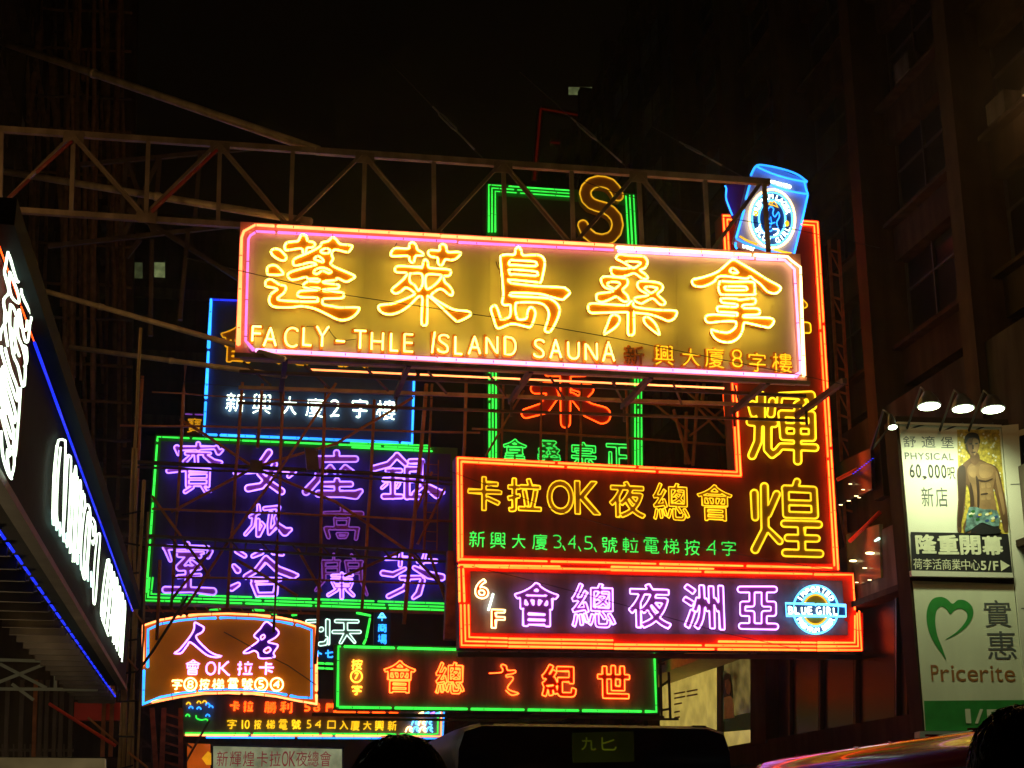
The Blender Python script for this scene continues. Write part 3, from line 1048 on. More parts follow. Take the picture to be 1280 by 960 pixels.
# big red character, mostly behind the sauna sign, and the four green ones
st = [[(440, -60, 26), (440, 240, 22)], [(440, 240, 22), (440, 232, 20)], [(300, 78, 24), (372, 74, 26), (380, 110, 28), (340, 170, 26), (255, 195, 22)],
      [(480, 70, 16), (548, 82, 24), (515, 125, 18)], [(470, 110, 14), (550, 180, 34), (612, 203, 40)], [(330, -60, 22), (560, -50, 22)], [(360, 0, 20), (530, 0, 20)]]
loops = stroke_loops(st, 590, 465, 340 / 1280)
outline_loops(P3, loops, 0.12, 0.022, M['neon_scarlet'], M['red_plate'], ss, 0.10)
for ch, *b in [('拿', 629, 549, 658, 582), ('桑', 672, 551, 701, 584), ('宗', 714, 553, 745, 586), ('正', 757, 555, 786, 588)]:
    outline_char(P3, ch, b, 0.02, 0.10, 0.018, M['neon_jade'], M['green_plate'], ss)

# ================================================================ karaoke nightclub sign, L shaped, 35 m
P2 = across(35.0)
ks = sign_root('karaoke_neon_sign', P2, [(572, 572), (1047, 713)], 'L shaped maroon karaoke neon sign with a double red border and two tall yellow characters')
KP = [(902, 267), (1024, 275.5), (1050, 714), (571, 703), (570, 570), (919, 588)]
plate(P2, [np.array(KP)], 0.0, 0.6, 'panel', M['maroon_panel'], ks)
# border sheets
ins = inset_path(KP, 9)
mb = MB()
mb.prism([[P2.pt(x, y, 0.02) for x, y in KP], [P2.pt(x, y, 0.02) for x, y in ins]], -P2.n * 0.05)
mb.build('border_sheet', M['border_red'], ks)
t1 = inset_path(KP, 2.2); t2 = inset_path(KP, 6.6)
for t in (t1, t2):
    neon_run(P2, [t[0], t[1]], M['neon_red'], ks, 0.1, 0.018, 130)
    neon_run(P2, [t[1], t[2]], M['neon_red'], ks, 0.1, 0.018, 150)
    neon_run(P2, [t[3], t[4]], M['neon_red'], ks, 0.1, 0.018, 150)
    neon_run(P2, [t[4], t[5]], M['neon_red'], ks, 0.1, 0.018, 120)
    neon_run(P2, [t[5], t[0]], M['neon_red'], ks, 0.1, 0.018, 110)
neon_run(P2, [(573, 699), (1040, 710)], M['neon_red'], ks, 0.1, 0.018, 120)
neon_run(across(35.65), [(897, 281), (899, 310)], M['neon_scarlet'], ks, 0.0, 0.022, 200, clips=False)
neon_run(across(35.65), [(904, 488), (911, 580)], M['neon_scarlet'], ks, 0.0, 0.022, 200, clips=False)
KO = [('卡', 585, 596, 627, 638), ('拉', 634.5, 598, 676.5, 640), ('O', 684, 600.5, 717, 642.5), ('K', 718.5, 601.5, 750, 643), ('夜', 762, 602, 806, 647), ('總', 816.5, 604, 861.5, 650), ('會', 872, 606, 915.5, 651)]
for ch, *b in KO:
    outline_char(P2, ch, b, 0.022 if ch not in '總會' else 0.006, 0.09, 0.017 if ch not in '總會' else 0.013, M['neon_amber'], M['brown_plate'], ks)
for ch, *b in [('新',586,663.5,607,684.5),('興',612,665,633,686),('大',639,667,658,686),('廈',665,667,685,687.5),('3',691,668,703,686),(',',703.5,682,706.5,688),('4',709.5,669,721,687),(',',723,683,726,689),('5',729,670,742,687.5),(',',742.5,684,745.5,690),
               ('號',752,671,772,691),('𨋢',778,671.5,799,691.5),('電',805,672,824,692),('梯',829,673,849,693),('按',855,674,875,694.5),('4',882,675,897,695),('字',902,675.5,920.5,695)]:
    if ch == ',':
        tubes(P2, [(np.array([(b[0], b[1]), (b[2], b[3])]), False)], 0.09, 0.016, 'character', M['neon_jade'], ks, n=5)
    else:
        line_char(P2, ch, b, 0.09, 0.0155, M['neon_jade'], ks)
# tall characters traced as rounded strokes
hui = [[(85,110,22),(95,150,22)],[(130,62,22),(130,190,22)],[(190,90,18),(182,155,20)],[(75,197,20),(200,205,20)],[(118,200,20),(115,300,20),(84,372,20)],[(165,205,20),(165,340,20),(188,368,18),(215,350,16),(235,325,16)],
       [(225,105,12),(230,60,14),(390,60,22),(400,115,18)],[(345,95,20),(320,110,20)],[(238,155,18),(395,160,18)],[(240,160,18),(248,275,18)],[(395,160,18),(398,280,18)],[(250,217,14),(395,220,14)],[(248,275,18),(398,280,18)],
       [(320,110,16),(322,400,20)],[(235,325,16),(412,332,18)]]
loops = stroke_loops(hui, 920, 480, 140 / 584)
outline_loops(P2, loops, 0.10, 0.025, M['neon_sun'], M['brown_plate'], ks, 0.09)
huang = [[(95,570,19),(100,695,17)],[(148,535,19),(152,760,19),(100,862,20)],[(212,575,18),(168,680,16)],[(165,755,12),(228,820,16)],
         [(318,510,17),(305,545,14)],[(255,545,17),(405,552,17)],[(258,545,17),(262,680,17)],[(405,552,17),(412,685,17)],[(262,618,13),(410,622,13)],[(262,682,16),(412,686,16)],
         [(252,728,17),(432,733,17)],[(270,802,17),(420,806,17)],[(258,880,18),(438,885,18)],[(340,730,18),(345,880,18)]]
loops = stroke_loops(huang, 920, 480, 140 / 584)
outline_loops(P2, loops, 0.10, 0.025, M['neon_sun'], M['brown_plate'], ks, 0.09)
outline_char(P2, '新', (926, 368, 1014, 462), 0.04, 0.10, 0.018, M['neon_amber'], M['brown_plate'], ks)

# ================================================================ sixth floor nightclub sign, just below, 34.9 m
P2b = across(34.9)
QF = [(573, 702.5), (1067, 715.5), (1070, 765), (1079, 766), (1079, 814.5), (574.5, 810)]
fs = sign_root('sixth_floor_neon_sign', P2b, QF, 'wide neon sign with lilac characters, a 6/F mark and a round blue beer badge')
plate(P2b, [np.array(QF)], 0.0, 0.55, 'panel', M['grey_panel'], fs)
mb = MB(); ii = inset_path([QF[0], QF[1], QF[2], QF[3], QF[4], QF[5]], 14)
Q4 = [QF[0], QF[1], (1079, 716), QF[4], QF[5]]
mb.prism([[P2b.pt(x, y, 0.02) for x, y in [QF[0], QF[1], QF[2], QF[3], QF[4], QF[5]]], [P2b.pt(x, y, 0.02) for x, y in [(588, 714), (1053, 726), (1056, 776), (1060, 777), (1060, 794), (589, 791)]]], -P2b.n * 0.05)
mb.build('border_sheet', M['border_red'], fs)
neon_run(P2b, [(573.5, 708), (574, 706), (700, 708)], M['neon_red'], fs, 0.1, 0.018, 200)
neon_run(P2b, [(580, 708), (635, 709.5)], M['neon_red'], fs, 0.1, 0.018, 200)
neon_run(P2b, [(637, 709.5), (768, 712)], M['neon_red'], fs, 0.1, 0.018, 200)
neon_run(P2b, [(764, 708.5), (892, 711)], M['neon_red'], fs, 0.1, 0.018, 200)
neon_run(P2b, [(764, 712.5), (1015, 717.5)], M['neon_red'], fs, 0.1, 0.018, 125)
neon_run(P2b, [(1018, 718), (1066, 718.5), (1068.5, 762)], M['neon_red'], fs, 0.1, 0.018, 200)
neon_run(P2b, [(574.5, 752), (573.8, 711)], M['neon_red'], fs, 0.1, 0.018, 200)
neon_run(P2b, [(580.5, 752), (579, 711)], M['neon_red'], fs, 0.1, 0.018, 200)
for k, d in enumerate((0, 4.8, 9.6)):
    neon_run(P2b, [(576 + d, 756), (577 + d, 806.5 - d * 1.05), (634, 807.5 - d)], M['neon_red'], fs, 0.1, 0.018, 300)
    neon_run(P2b, [(636, 808 - d), (766, 810 - d)], M['neon_red'], fs, 0.1, 0.018, 300)
    neon_run(P2b, [(768 + (130 if k == 2 else 0), 810.5 - d + (1 if k == 2 else 0)), (1020, 812.5 - d * 0.95)], M['neon_red'], fs, 0.1, 0.018, 128)
    neon_run(P2b, [(1022, 812.5 - d * 0.95), (1077 - d * 0.9, 812.5 - d * 0.95), (1074 - d * 0.55, 764 + d * 0.6)], M['neon_red'], fs, 0.1, 0.018, 300)
neon_run(across(35.4), [(670, 812), (745, 813.5)], M['neon_scarlet'], fs, 0, 0.018, 75, clips=False)
for ch, *b in [('會', 643.5, 728.5, 698, 783), ('總', 715, 729.5, 769, 784), ('夜', 786, 730, 838, 785), ('洲', 854, 731, 905, 786.5), ('亞', 921, 733, 973.5, 786.5)]:
    if ch == '亞':
        st = [[(578,157,16),(758,157,16)],[(640,160,14),(640,235,14),(590,235,14),(590,285,14),(640,285,14),(640,350,14)],[(705,160,14),(705,235,14),(755,235,14),(755,285,14),(705,285,14),(705,350,14)],[(585,352,16),(765,355,16)]]
        loops = stroke_loops(st, 790, 700, 300 / 1280)
        outline_loops(P2b, loops, 0.09, 0.018, M['neon_lilac'], M['plum_plate'], fs)
    else:
        outline_char(P2b, ch, b, 0.024 if ch != '總' else 0.006, 0.09, 0.018, M['neon_lilac'], M['plum_plate'], fs)
outline_char(P2b, '6', (594, 724, 610.5, 748), 0.02, 0.09, 0.018, M['neon_hotwhite'], M['red_plate'], fs)
tubes(P2b, [(np.array([(616.5, 742), (610.5, 763)]), False)], 0.09, 0.026, 'character', M['neon_white'], fs)
outline_char(P2b, 'F', (614.5, 762, 631, 785), 0.02, 0.09, 0.018, M['neon_hotwhite'], M['red_plate'], fs)


def ring(cx, cy, rx, ry, a0=0, a1=360, n=40, rot=0.0):
    o = []
    for i in range(n + 1):
        a = math.radians(a0 + (a1 - a0) * i / n)
        x, y = rx * math.cos(a), ry * math.sin(a)
        o.append((cx + x * math.cos(rot) - y * math.sin(rot), cy + x * math.sin(rot) + y * math.cos(rot)))
    return np.array(o)


def arc_text(pl, txt, cx, cy, rx, ry, a0, a1, h, w, off, r, tmat, parent, flip=False, rot=0.0):
    n = len(txt)
    for i, ch in enumerate(txt):
        if ch == ' ': continue
        a = math.radians(a0 + (a1 - a0) * (i + 0.5) / n)
        x, y = rx * math.cos(a), ry * math.sin(a)
        px = cx + x * math.cos(rot) - y * math.sin(rot); py = cy + x * math.sin(rot) + y * math.cos(rot)
        th = a + math.pi / 2 + rot if not flip else a - math.pi / 2 + rot
        loops = []
        if ch == 'I':
            sk = [(np.array([(0.5, 0.), (0.5, 1.)]), False)]
        else: sk = glyph_skeleton(ch)
        for l, c in sk:
            q = (l - 0.5) * np.array([w, h])
            loops.append((np.array([px, py]) + q @ np.array([[math.cos(th), math.sin(th)], [-math.sin(th), math.cos(th)]]), c))
        tubes(pl, loops, off, r, 'character', tmat, parent, n=4)


bd = plate(P2b, [ring(1019.6, 762, 28, 30)[:-1]], 0.06, 0.06, 'badge', M['teal_panel'], fs)
plate(P2b, [ring(1019.6, 762, 15, 18)[:-1]], 0.075, 0.02, 'badge_centre', M['brown_plate'], bd)
tubes(P2b, [(ring(1019.6, 762, 28, 30), False)], 0.10, 0.026, 'neon_ring', M['neon_sky'], bd)
tubes(P2b, [(ring(1019.6, 762, 18.5, 21), False)], 0.10, 0.018, 'neon_ring', M['neon_sky'], bd)
tubes(P2b, [(ring(1019.6, 762, 15.6, 18.5), False)], 0.10, 0.02, 'neon_ring', M['neon_amber'], bd)
arc_text(P2b, 'IMPORTED', 1019.6, 762, 23.5, 25.5, 205, 335, 6.5, 5.0, 0.11, 0.017, M['neon_white'], bd)
arc_text(P2b, 'PREMIUM BEER', 1019.6, 762, 23.5, 25.5, 155, 25, 6.0, 4.4, 0.11, 0.015, M['neon_white'], bd, True)
plate(P2b, [np.array([(982, 754), (1018, 755.4), (1019.5, 756.6), (1021, 755.4), (1057, 757), (1057.5, 770.5), (983, 769)])], 0.12, 0.04, 'badge_banner', M['teal_panel'], bd)
tubes(P2b, [np.array([(982, 754), (1018, 755.2), (1019.5, 756.6), (1021, 755.2), (1057, 757), (1057.5, 770.5), (983, 769)])], 0.15, 0.024, 'neon_tube', M['neon_sky'], bd)
x = 985
for ch in 'BLUE GIRL':
    if ch == ' ': x += 2.5; continue
    w = 6.9 if ch != 'I' else 3.6
    if ch == 'I': tubes(P2b, [(np.array([(x + 2, 758.6), (x + 2, 768)]), False)], 0.17, 0.02, 'character', M['neon_white'], bd, n=5)
    else: line_char(P2b, ch, (x + .6, 758 + (x - 985) * .02, x + w - .6, 767.5 + (x - 985) * .02), 0.17, 0.018, M['neon_white'], bd)
    x += w + 1.2

# ================================================================ beer can sign above, 33.6 m
P4 = across(33.6)
cs = sign_root('beer_can_neon_sign', P4, [(920, 205), (1010, 320)], 'tilted blue neon beer can above the right end of the yellow sauna sign')
def zc8(pts): return [(890 + x / 7.113, 195 + y / 7.113) for x, y in pts]
body = zc8([(345,170),(400,90),(470,88),(620,125),(760,180),(845,232),(852,340),(720,900),(600,885),(470,850),(330,800),(215,735)])
plate(P4, [np.array(body)], 0.0, 0.35, 'can_body', M['can_panel'], cs)
def ctube(pts, mt, r=0.03, off=0.09, k=5, smooth_=True):
    l = catmull(zc8(pts), False, k) if smooth_ else np.array(zc8(pts))
    return tubes(P4, [(l, False)], off, r, 'neon_tube', mt, cs)
ctube([(345,172),(395,88),(480,85),(640,120),(760,165),(848,230)], M['neon_blue'])
ctube([(395,88),(440,115),(560,165),(700,205),(845,232)], M['neon_blue'])
ctube([(822,235),(835,290),(852,338)], M['neon_blue'])
ctube([(465,232),(600,285),(740,322),(852,338)], M['neon_blue'])
ctube([(340,235),(300,385)], M['neon_blue']); ctube([(285,480),(215,728)], M['neon_blue'])
ctube([(852,345),(795,600)], M['neon_blue']); ctube([(792,615),(722,900)], M['neon_blue'])
ctube([(212,770),(208,800),(222,825)], M['neon_blue'])
ctube([(215,735),(330,790),(470,835),(520,850),(715,890)], M['neon_blue'])
ctube([(245,712),(320,755),(400,785)], M['neon_amber']); ctube([(555,830),(640,855),(705,865)], M['neon_amber'])
ex, ey = 890 + 535 / 7.113, 195 + 558 / 7.113
eb = plate(P4, [ring(ex, ey, 28.5, 36, rot=-0.05)[:-1]], 0.05, 0.05, 'badge', M['teal_panel'], cs)
tubes(P4, [(ring(ex, ey, 28.5, 36.5, rot=-0.05), False)], 0.09, 0.03, 'neon_ring', M['neon_hotwhite'], eb)
tubes(P4, [(ring(ex, ey, 25, 33, rot=-0.05), False)], 0.09, 0.022, 'neon_ring', M['neon_sky'], eb)
tubes(P4, [(ring(ex, ey, 16.5, 23, rot=-0.05), False)], 0.09, 0.026, 'neon_ring', M['neon_sky'], eb)
arc_text(P4, 'PREMIUM LAGER', ex, ey, 20.8, 28, 190, 350, 6.0, 5.0, 0.1, 0.016, M['neon_white'], eb, rot=-0.05)
arc_text(P4, 'BLUE GIRL', ex, ey, 20.8, 28, 160, 20, 6.0, 5.0, 0.1, 0.016, M['neon_white'], eb, True, rot=-0.05)
for cx_, cy_ in ((390, 508), (665, 600)):
    tubes(P4, [(ring(890 + cx_ / 7.113, 195 + cy_ / 7.113, 1.6, 2.4, n=10), False)], 0.1, 0.03, 'neon_star', M['neon_amber'], eb)
# standing figure in the badge drawn in blue tube, with an amber crown over it
for p in ([(500,470),(520,450),(548,470),(540,510),(560,540),(590,500),(600,540),(575,590),(590,640)], [(500,480),(485,520),(505,560),(490,610),(515,670),(545,650),(575,660)], [(520,540),(530,600),(510,640)], [(480,590),(520,600),(560,590)]):
    l = np.array(zc8(catmull(p, False, 3)))
    tubes(P4, [(l, False)], 0.10, 0.016, 'neon_tube', M['neon_blue'], eb, n=4)
tubes(P4, [(np.array(zc8([(505,430),(520,405),(535,420),(550,400),(570,425),(585,455),(550,440),(505,430)])), False)], 0.1, 0.018, 'neon_tube', M['neon_amber'], eb, n=4)
for p in ([(430,600),(425,640),(450,680),(475,690)], [(540,650),(590,655),(580,690),(550,705)]):
    tubes(P4, [(catmull(zc8(p), False, 4), False)], 0.1, 0.02, 'neon_tube', M['neon_white'], eb, n=4)
a0 = zc8([(490, 205), (705, 262)])
for i, ch in enumerate('IMPORTED'):
    t = (i + 0.5) / 8
    cx_ = a0[0][0] + (a0[1][0] - a0[0][0]) * t; cy_ = a0[0][1] + (a0[1][1] - a0[0][1]) * t + 1.8
    if ch == 'I': tubes(P4, [(np.array([(cx_, cy_ - 1.6), (cx_, cy_ + 1.6)]), False)], 0.1, 0.016, 'character', M['neon_white'], cs, n=4)
    else: line_char(P4, ch, (cx_ - 1.5, cy_ - 1.7, cx_ + 1.5, cy_ + 1.7), 0.1, 0.017, M['neon_white'], cs, n=4)
x = 928.5
for ch in 'beer':
    line_char(P4, ch, (x, 305.5 + (x - 928) * .35, x + 3, 309.5 + (x - 928) * .35), 0.1, 0.016, M['neon_white'], cs, n=4); x += 4
# second face of the can, turned away
P4b = across(34.3)
plate(P4b, [np.array([(908, 231), (937, 228), (931, 300), (918, 276), (907, 250)])], 0, 0.1, 'rear_face', M['violet_plate'], cs)
tubes(P4b, [(catmull([(906, 232), (908, 236), (907.5, 247), (911, 258), (915.5, 269)], False, 4), False)], 0.06, 0.024, 'neon_tube', M['neon_blue'], cs)

# ================================================================ blue bordered sign, 39.6 m
P5 = across(39.6)
QB = [(262, 372), (521, 386), (517, 556), (253, 544)]
bs = sign_root('blue_border_neon_sign', P5, QB, 'dark blue neon sign with blue tube border and small white characters behind the sauna sign')
skew_quad(P5, QB, 0, 0.5, 'panel', M['teal_panel'], bs)
neon_run(P5, [(264, 374), (255, 543), (385, 548.2)], M['neon_blue'], bs, 0.08, 0.028, 65)
neon_run(P5, [(387, 548.3), (515, 554), (517.5, 474)], M['neon_blue'], bs, 0.08, 0.028, 100)
neon_run(P5, [(266, 374.5), (306, 376)], M['neon_deepblue'], bs, 0.08, 0.02, 200)
for ch, *b in [('新',282,491,307,515),('興',315,492,340,518),('大',352,495,372,519),('廈',382,497,405,521.5),('2',413,499,426,520.5),('字',440,498,460,522.5),('樓',470,500,495,525)]:
    line_char(P5, ch, b, 0.08, 0.026 if ch in '大2字' else 0.019, M['neon_white'], bs)
for i, ch in enumerate('會總夜'):
    outline_char(P5, ch, (276 + i * 70, 405 + i * 3, 322 + i * 70, 453 + i * 3), 0.03, 0.08, 0.018, M['neon_amber_dim'], M['brown_plate'], bs)

# ================================================================ violet sign behind the scaffold, 38.8 m
P6 = across(38.8)
QV = [(194, 543), (572, 560), (566, 765), (179, 753)]
vs_ = sign_root('violet_neon_sign', P6, QV, 'big navy neon sign with ten violet brush characters in a green tube border')
skew_quad(P6, QV, 0, 0.5, 'panel', M['navy_panel'], vs_)
frame_quad(P6, QV, 8, 0.015, 0.05, 'border_sheet', M['border_green'], vs_)
neon_run(P6, [(183, 740), (197, 546), (300, 550.5)], M['neon_green'], vs_, 0.09, 0.019, 60)
neon_run(P6, [(303, 550.6), (538, 560.5)], M['neon_green'], vs_, 0.09, 0.019, 66)
neon_run(P6, [(438, 553.5), (536, 557)], M['neon_green'], vs_, 0.09, 0.019, 200)
neon_run(P6, [(440, 559), (540, 564)], M['neon_green'], vs_, 0.09, 0.019, 200)
for d in (0, 4, 8):
    neon_run(P6, [(183 + d, 722), (181 + d, 750.5 - d * 1.0), (240, 752 - d), (555, 762.5 - d)], M['neon_green'], vs_, 0.09, 0.019, 75)
VIO = {
 'bao': (0, 1, [[(340,105,18),(340,150,18)],[(150,145,20),(480,140,13)],[(150,140,24),(163,200,9)],[(500,140,20),(520,182,22),(552,160,12)],[(235,190,16),(445,190,11)],
   [(275,212,12),(220,265,18)],[(320,200,16),(325,285,16)],[(400,210,18),(475,268,26),(540,270,15)],[(75,345,20),(250,333,12),(440,335,11)],[(243,350,14),(243,480,14)],[(432,350,14),(427,480,14)],
   [(243,365,10),(430,365,10)],[(243,418,10),(430,418,10)],[(243,470,11),(430,470,11)],[(290,490,13),(225,530,16)],[(380,485,15),(408,535,12),(450,525,8)]]),
 'nv': (0, 1, [[(968,182,28),(900,275,24),(885,370,22),(960,445,26),(1080,528,28)],[(1020,285,22),(970,400,24),(900,480,26),(785,500,30)],[(665,366,12),(1000,342,10),(1195,348,18),(1145,392,16)]]),
 'zuo': (1, 1, [[(342,108,24),(345,155,20)],[(190,160,26),(500,160,25)],[(205,170,24),(182,330,26),(85,435,30)],[(285,228,18),(245,275,18)],[(290,225,18),(328,270,14)],[(415,230,22),(375,268,16)],[(415,230,22),(478,268,15)],
   [(345,340,22),(345,440,22)],[(240,372,20),(460,372,22)],[(190,452,28),(400,455,28),(500,462,36),(545,430,18)]]),
 'yin': (1, 1, [[(850,130,20),(780,205,24),(652,240,24)],[(850,130,24),(922,200,20)],[(770,258,18),(880,258,18)],[(815,258,22),(815,480,18)],[(742,335,18),(890,335,18)],[(740,475,22),(888,475,18)],[(762,370,12),(725,403,11)],[(868,368,12),(850,400,10)],
   [(962,180,20),(1060,178,20),(1048,300,18)],[(935,245,22),(1040,245,18)],[(935,245,22),(935,478,24)],[(940,338,14),(1050,338,16)],[(940,480,16),(1040,478,22)],[(1040,350,16),(1190,450,42),(1232,438,18)],[(1050,400,16),(990,450,14)]]),
 'ji': (2, 1, [[(235,85,12),(240,145,16),(165,185,14)],[(200,170,16),(185,265,14),(120,340,13)],[(232,215,16),(228,350,14)],[(262,240,14),(285,265,12)],[(280,270,14),(240,350,14)],[(290,112,16),(415,100,16),(405,160,14),(385,200,14)],
   [(345,150,16),(330,250,16),(330,330,12)],[(385,200,14),(400,250,20),(330,335,12)],[(400,255,20),(470,318,36),(518,298,16)]]),
 'gao': (2, 0, [[(978,100,14),(978,148,14)],[(820,150,12),(1000,148,14),(1150,158,22)],[(915,200,12),(920,270,11)],[(1035,200,12),(1025,270,11)],[(915,207,10),(1035,207,10)],[(918,268,10),(1028,268,10)],[(835,290,18),(858,365,16)],[(838,285,14),(1120,290,14)],[(1115,292,16),(1102,380,14)],
   [(935,335,10),(1025,335,10),(1008,368,10),(950,368,10),(935,335,10)]]),
 'shi': (3, 1, [[(300,0,18),(300,40,18)],[(110,30,20),(470,30,14)],[(118,40,18),(155,138,12)],[(200,75,12),(430,75,10)],[(490,60,22),(472,110,14)],[(225,95,16),(400,102,18)],[(310,105,20),(225,195,24)],[(230,205,22),(400,200,18)],[(335,150,16),(395,200,18)],[(305,200,24),(305,385,22)],[(220,275,15),(405,262,13)],[(112,385,26),(330,385,22),(512,400,30)]]),
 'yu': (3, 1, [[(690,185,16),(722,222,24)],[(672,372,24),(725,340,16)],[(715,60,18),(780,100,16)],[(920,70,20),(850,102,15)],[(1020,75,14),(1100,88,12)],[(960,120,22),(880,220,20),(790,275,20)],[(960,125,24),(1060,215,28),(1190,265,28),(1222,262,12)],[(850,298,16),(1080,298,13)],[(852,330,20),(888,428,16)],[(880,328,10),(1040,325,14)],[(1050,335,14),(1038,415,20)],[(888,425,14),(1038,423,16)]]),
 'lan': (4, 0, [[(250,85,8),(250,135,8)],[(400,90,8),(425,130,8)],[(155,148,12),(300,145,10)],[(165,150,16),(170,300,15),(100,390,10)],[(292,150,10),(290,255,9)],[(180,197,8),(292,197,8)],[(180,247,8),(290,247,8)],[(350,148,10),(490,150,10)],[(355,150,12),(370,250,10)],[(475,150,14),(480,300,13),(530,425,10)],[(365,197,8),(478,197,8)],[(370,247,8),(478,247,8)]]),
 'lan2': (4, 1, [[(235,265,8),(405,262,10)],[(235,296,8),(400,298,8)],[(318,250,12),(318,450,14)],[(240,320,10),(265,368,10),(385,368,10),(405,320,10)],[(255,342,7),(390,342,7)],[(280,385,12),(205,430,12)],[(365,385,14),(415,432,12)]]),
 'fen': (4, 1, [[(690,122,14),(915,120,11)],[(815,72,14),(810,180,14)],[(960,148,12),(1110,143,16)],[(1020,80,12),(990,185,12)],[(850,208,13),(750,258,20),(665,245,22)],[(930,200,16),(1050,262,30),(1160,280,28)],[(820,285,18),(985,280,14)],[(880,290,16),(845,375,18),(712,440,18)],[(1000,305,20),(965,415,24),(922,452,14)]]),
}
ZV = [(200, 540, 180 / 1280), (370, 550, 190 / 1280), (290, 620, 180 / 1280), (190, 680, 190 / 1280), (380, 680, 190 / 1280)]
for k, (z, lit, st) in VIO.items():
    ox, oy, kk = ZV[z]
    outline_loops(P6, stroke_loops(st, ox, oy, kk, 0.8), 0.10, 0.021 if lit else 0.017, M['neon_violet'] if lit else M['neon_violet_dim'], M['plum_plate'], vs_, 0.09)

# ================================================================ fan shaped amber sign low left, 45 m
P7 = across(45.0)
ctr = [(178, 781), (200, 775), (225, 770.5), (250, 768), (285, 767), (320, 768.5), (350, 772), (375, 777), (397, 783)]
cbr = [(397, 883), (372, 876), (345, 870.5), (315, 867), (285, 866), (255, 867), (225, 871), (200, 876), (177, 882)]
am = sign_root('amber_karaoke_sign', P7, [(178, 781), (397, 883)], 'amber neon sign with curved top and bottom edges and two large violet characters')
plate(P7, [np.array(ctr + cbr)], 0, 0.45, 'panel', M['amber_panel'], am)
neon_run(P7, [(178.5, 832), (179, 782)] + ctr[1:-1] + [(395.5, 783.5), (395.5, 880)] + cbr[1:-2] + [(190, 877.5)], M['neon_peach'], am, 0.09, 0.030, 110)
neon_run(P7, [(184.5, 834), (185, 787)] + [(x, y + 5) for x, y in ctr[1:-1]] + [(389.5, 787.5), (389.5, 872.5)] + [(x, y - 4.5) for x, y in cbr[1:-1]] + [(179, 880), (180, 838)], M['neon_blue'], am, 0.09, 0.03, 110)
kz = 240 / 1280
outline_loops(P7, [traced([(445,98),(478,112),(505,130),(495,160),(455,185),(470,220),(530,280),(575,308),(620,322),(580,328),(520,310),(420,230),(395,250),(355,300),(312,300),(340,280),(375,240),(420,180),(440,140)], 160, 760, kz)], 0.10, 0.025, M['neon_lilac'], M['violet_plate'], am, 0.09)
outline_loops(P7, [traced([(920,92),(965,120),(1005,160),(985,195),(935,225),(960,235),(1000,250),(970,300),(975,328),(880,335),(865,300),(840,285),(800,300),(770,295),(830,250),(870,215),(840,185),(880,140)], 160, 760, kz), traced([(905,285),(935,262),(952,280),(925,300)], 160, 760, kz), traced([(885,190),(905,178),(912,195),(890,210)], 160, 760, kz)], 0.10, 0.022, M['neon_lilac'], M['violet_plate'], am, 0.09)
for ch, *b in [('會',231,824,251,844),('O',257,827,270,844),('K',273,827,288,844),('拉',296,826,317,844),('卡',323,827,343,844)]:
    line_char(P7, ch, b, 0.09, 0.028 if ch in 'OK卡拉' else 0.02, M['neon_lilac'], am)
for ch, *b in [('字',215,848.5,228,862),('8',234,850.5,242,860.5),('按',249,848,262,862.5),('梯',265,848,280,862.5),('電',285,848,298,862.5),('號',302,848,316,862.5),('5',322.5,850.5,330.5,860.5),('4',341.5,850.5,350,860.5)]:
    line_char(P7, ch, b, 0.09, 0.024, M['neon_hotwhite'], am)
for cx_ in (238, 326.5, 346):
    tubes(P7, [(ring(cx_, 855.5, 7.8, 8, n=24), False)], 0.09, 0.024, 'neon_ring', M['neon_hotwhite'], am)
tubes(P7, [(np.array([(218, 865.5), (352, 866)]), False)], 0.03, 0.01, 'neon_tube', M['neon_orange'], am)

# ================================================================ grey sign with red characters, 47 m
P8 = across(47.0)
QG = [(418, 805), (822, 813), (823, 892), (418, 886)]
gs = sign_root('grey_nightclub_sign', P8, QG, 'long grey neon sign with five red characters in a thin green tube border')
skew_quad(P8, QG, 0, 0.5, 'panel', M['grey_panel'], gs)
frame_quad(P8, QG, 3, 0.03, 0.05, 'rim', M['border_green'], gs)
neon_run(P8, [(422, 883), (423, 808), (576, 812)], M['neon_green'], gs, 0.08, 0.03, 80)
neon_run(P8, [(818, 817), (820.5, 889.5), (424, 884)], M['neon_green'], gs, 0.08, 0.03, 75)
for ch, *b in [('會', 480, 826, 519, 866), ('總', 545, 828, 580, 867), ('紀', 677.5, 831, 720, 871), ('世', 747, 832, 787, 873)]:
    outline_char(P8, ch, b, 0.034 if ch in '世紀' else 0.01, 0.09, 0.019, M['neon_red'], M['red_plate'], gs)
zr = lambda pts: np.array([(620 + x / 5.818, 800 + y / 5.818) for x, y in pts])
yo = plate(P8, [stroke_loops([[(60, 190, 14), (62, 235, 12)], [(-50, 238, 12), (130, 232, 14)], [(-20, 270, 16), (-70, 370, 18)], [(-40, 300, 14), (-35, 400, 14)], [(105, 275, 18), (60, 350, 18), (0, 395, 14)], [(60, 300, 14), (150, 388, 14)]], 620, 800, 1 / 5.818)[0]], 0.09, 0.08, 'character', M['crimson_plate'], gs)
tubes(P8, [(zr(catmull([(-50,242),(0,240),(40,235),(50,215),(35,190),(50,178),(75,190),(85,220),(135,220),(142,235),(120,245),(75,255),(80,270),(110,265),(125,285),(85,340),(100,365),(160,385),(150,395),(110,400),(70,365)], False, 3)), False)], 0.11, 0.02, 'neon_tube', M['neon_red'], yo)
line_char(P8, '按', (439, 824, 453, 837), 0.08, 0.024, M['neon_orange'], gs)
line_char(P8, '字', (440, 856.5, 452.5, 868.5), 0.08, 0.026, M['neon_orange'], gs)
line_char(P8, '7', (442.5, 841, 448.5, 849.5), 0.08, 0.026, M['neon_orange'], gs)
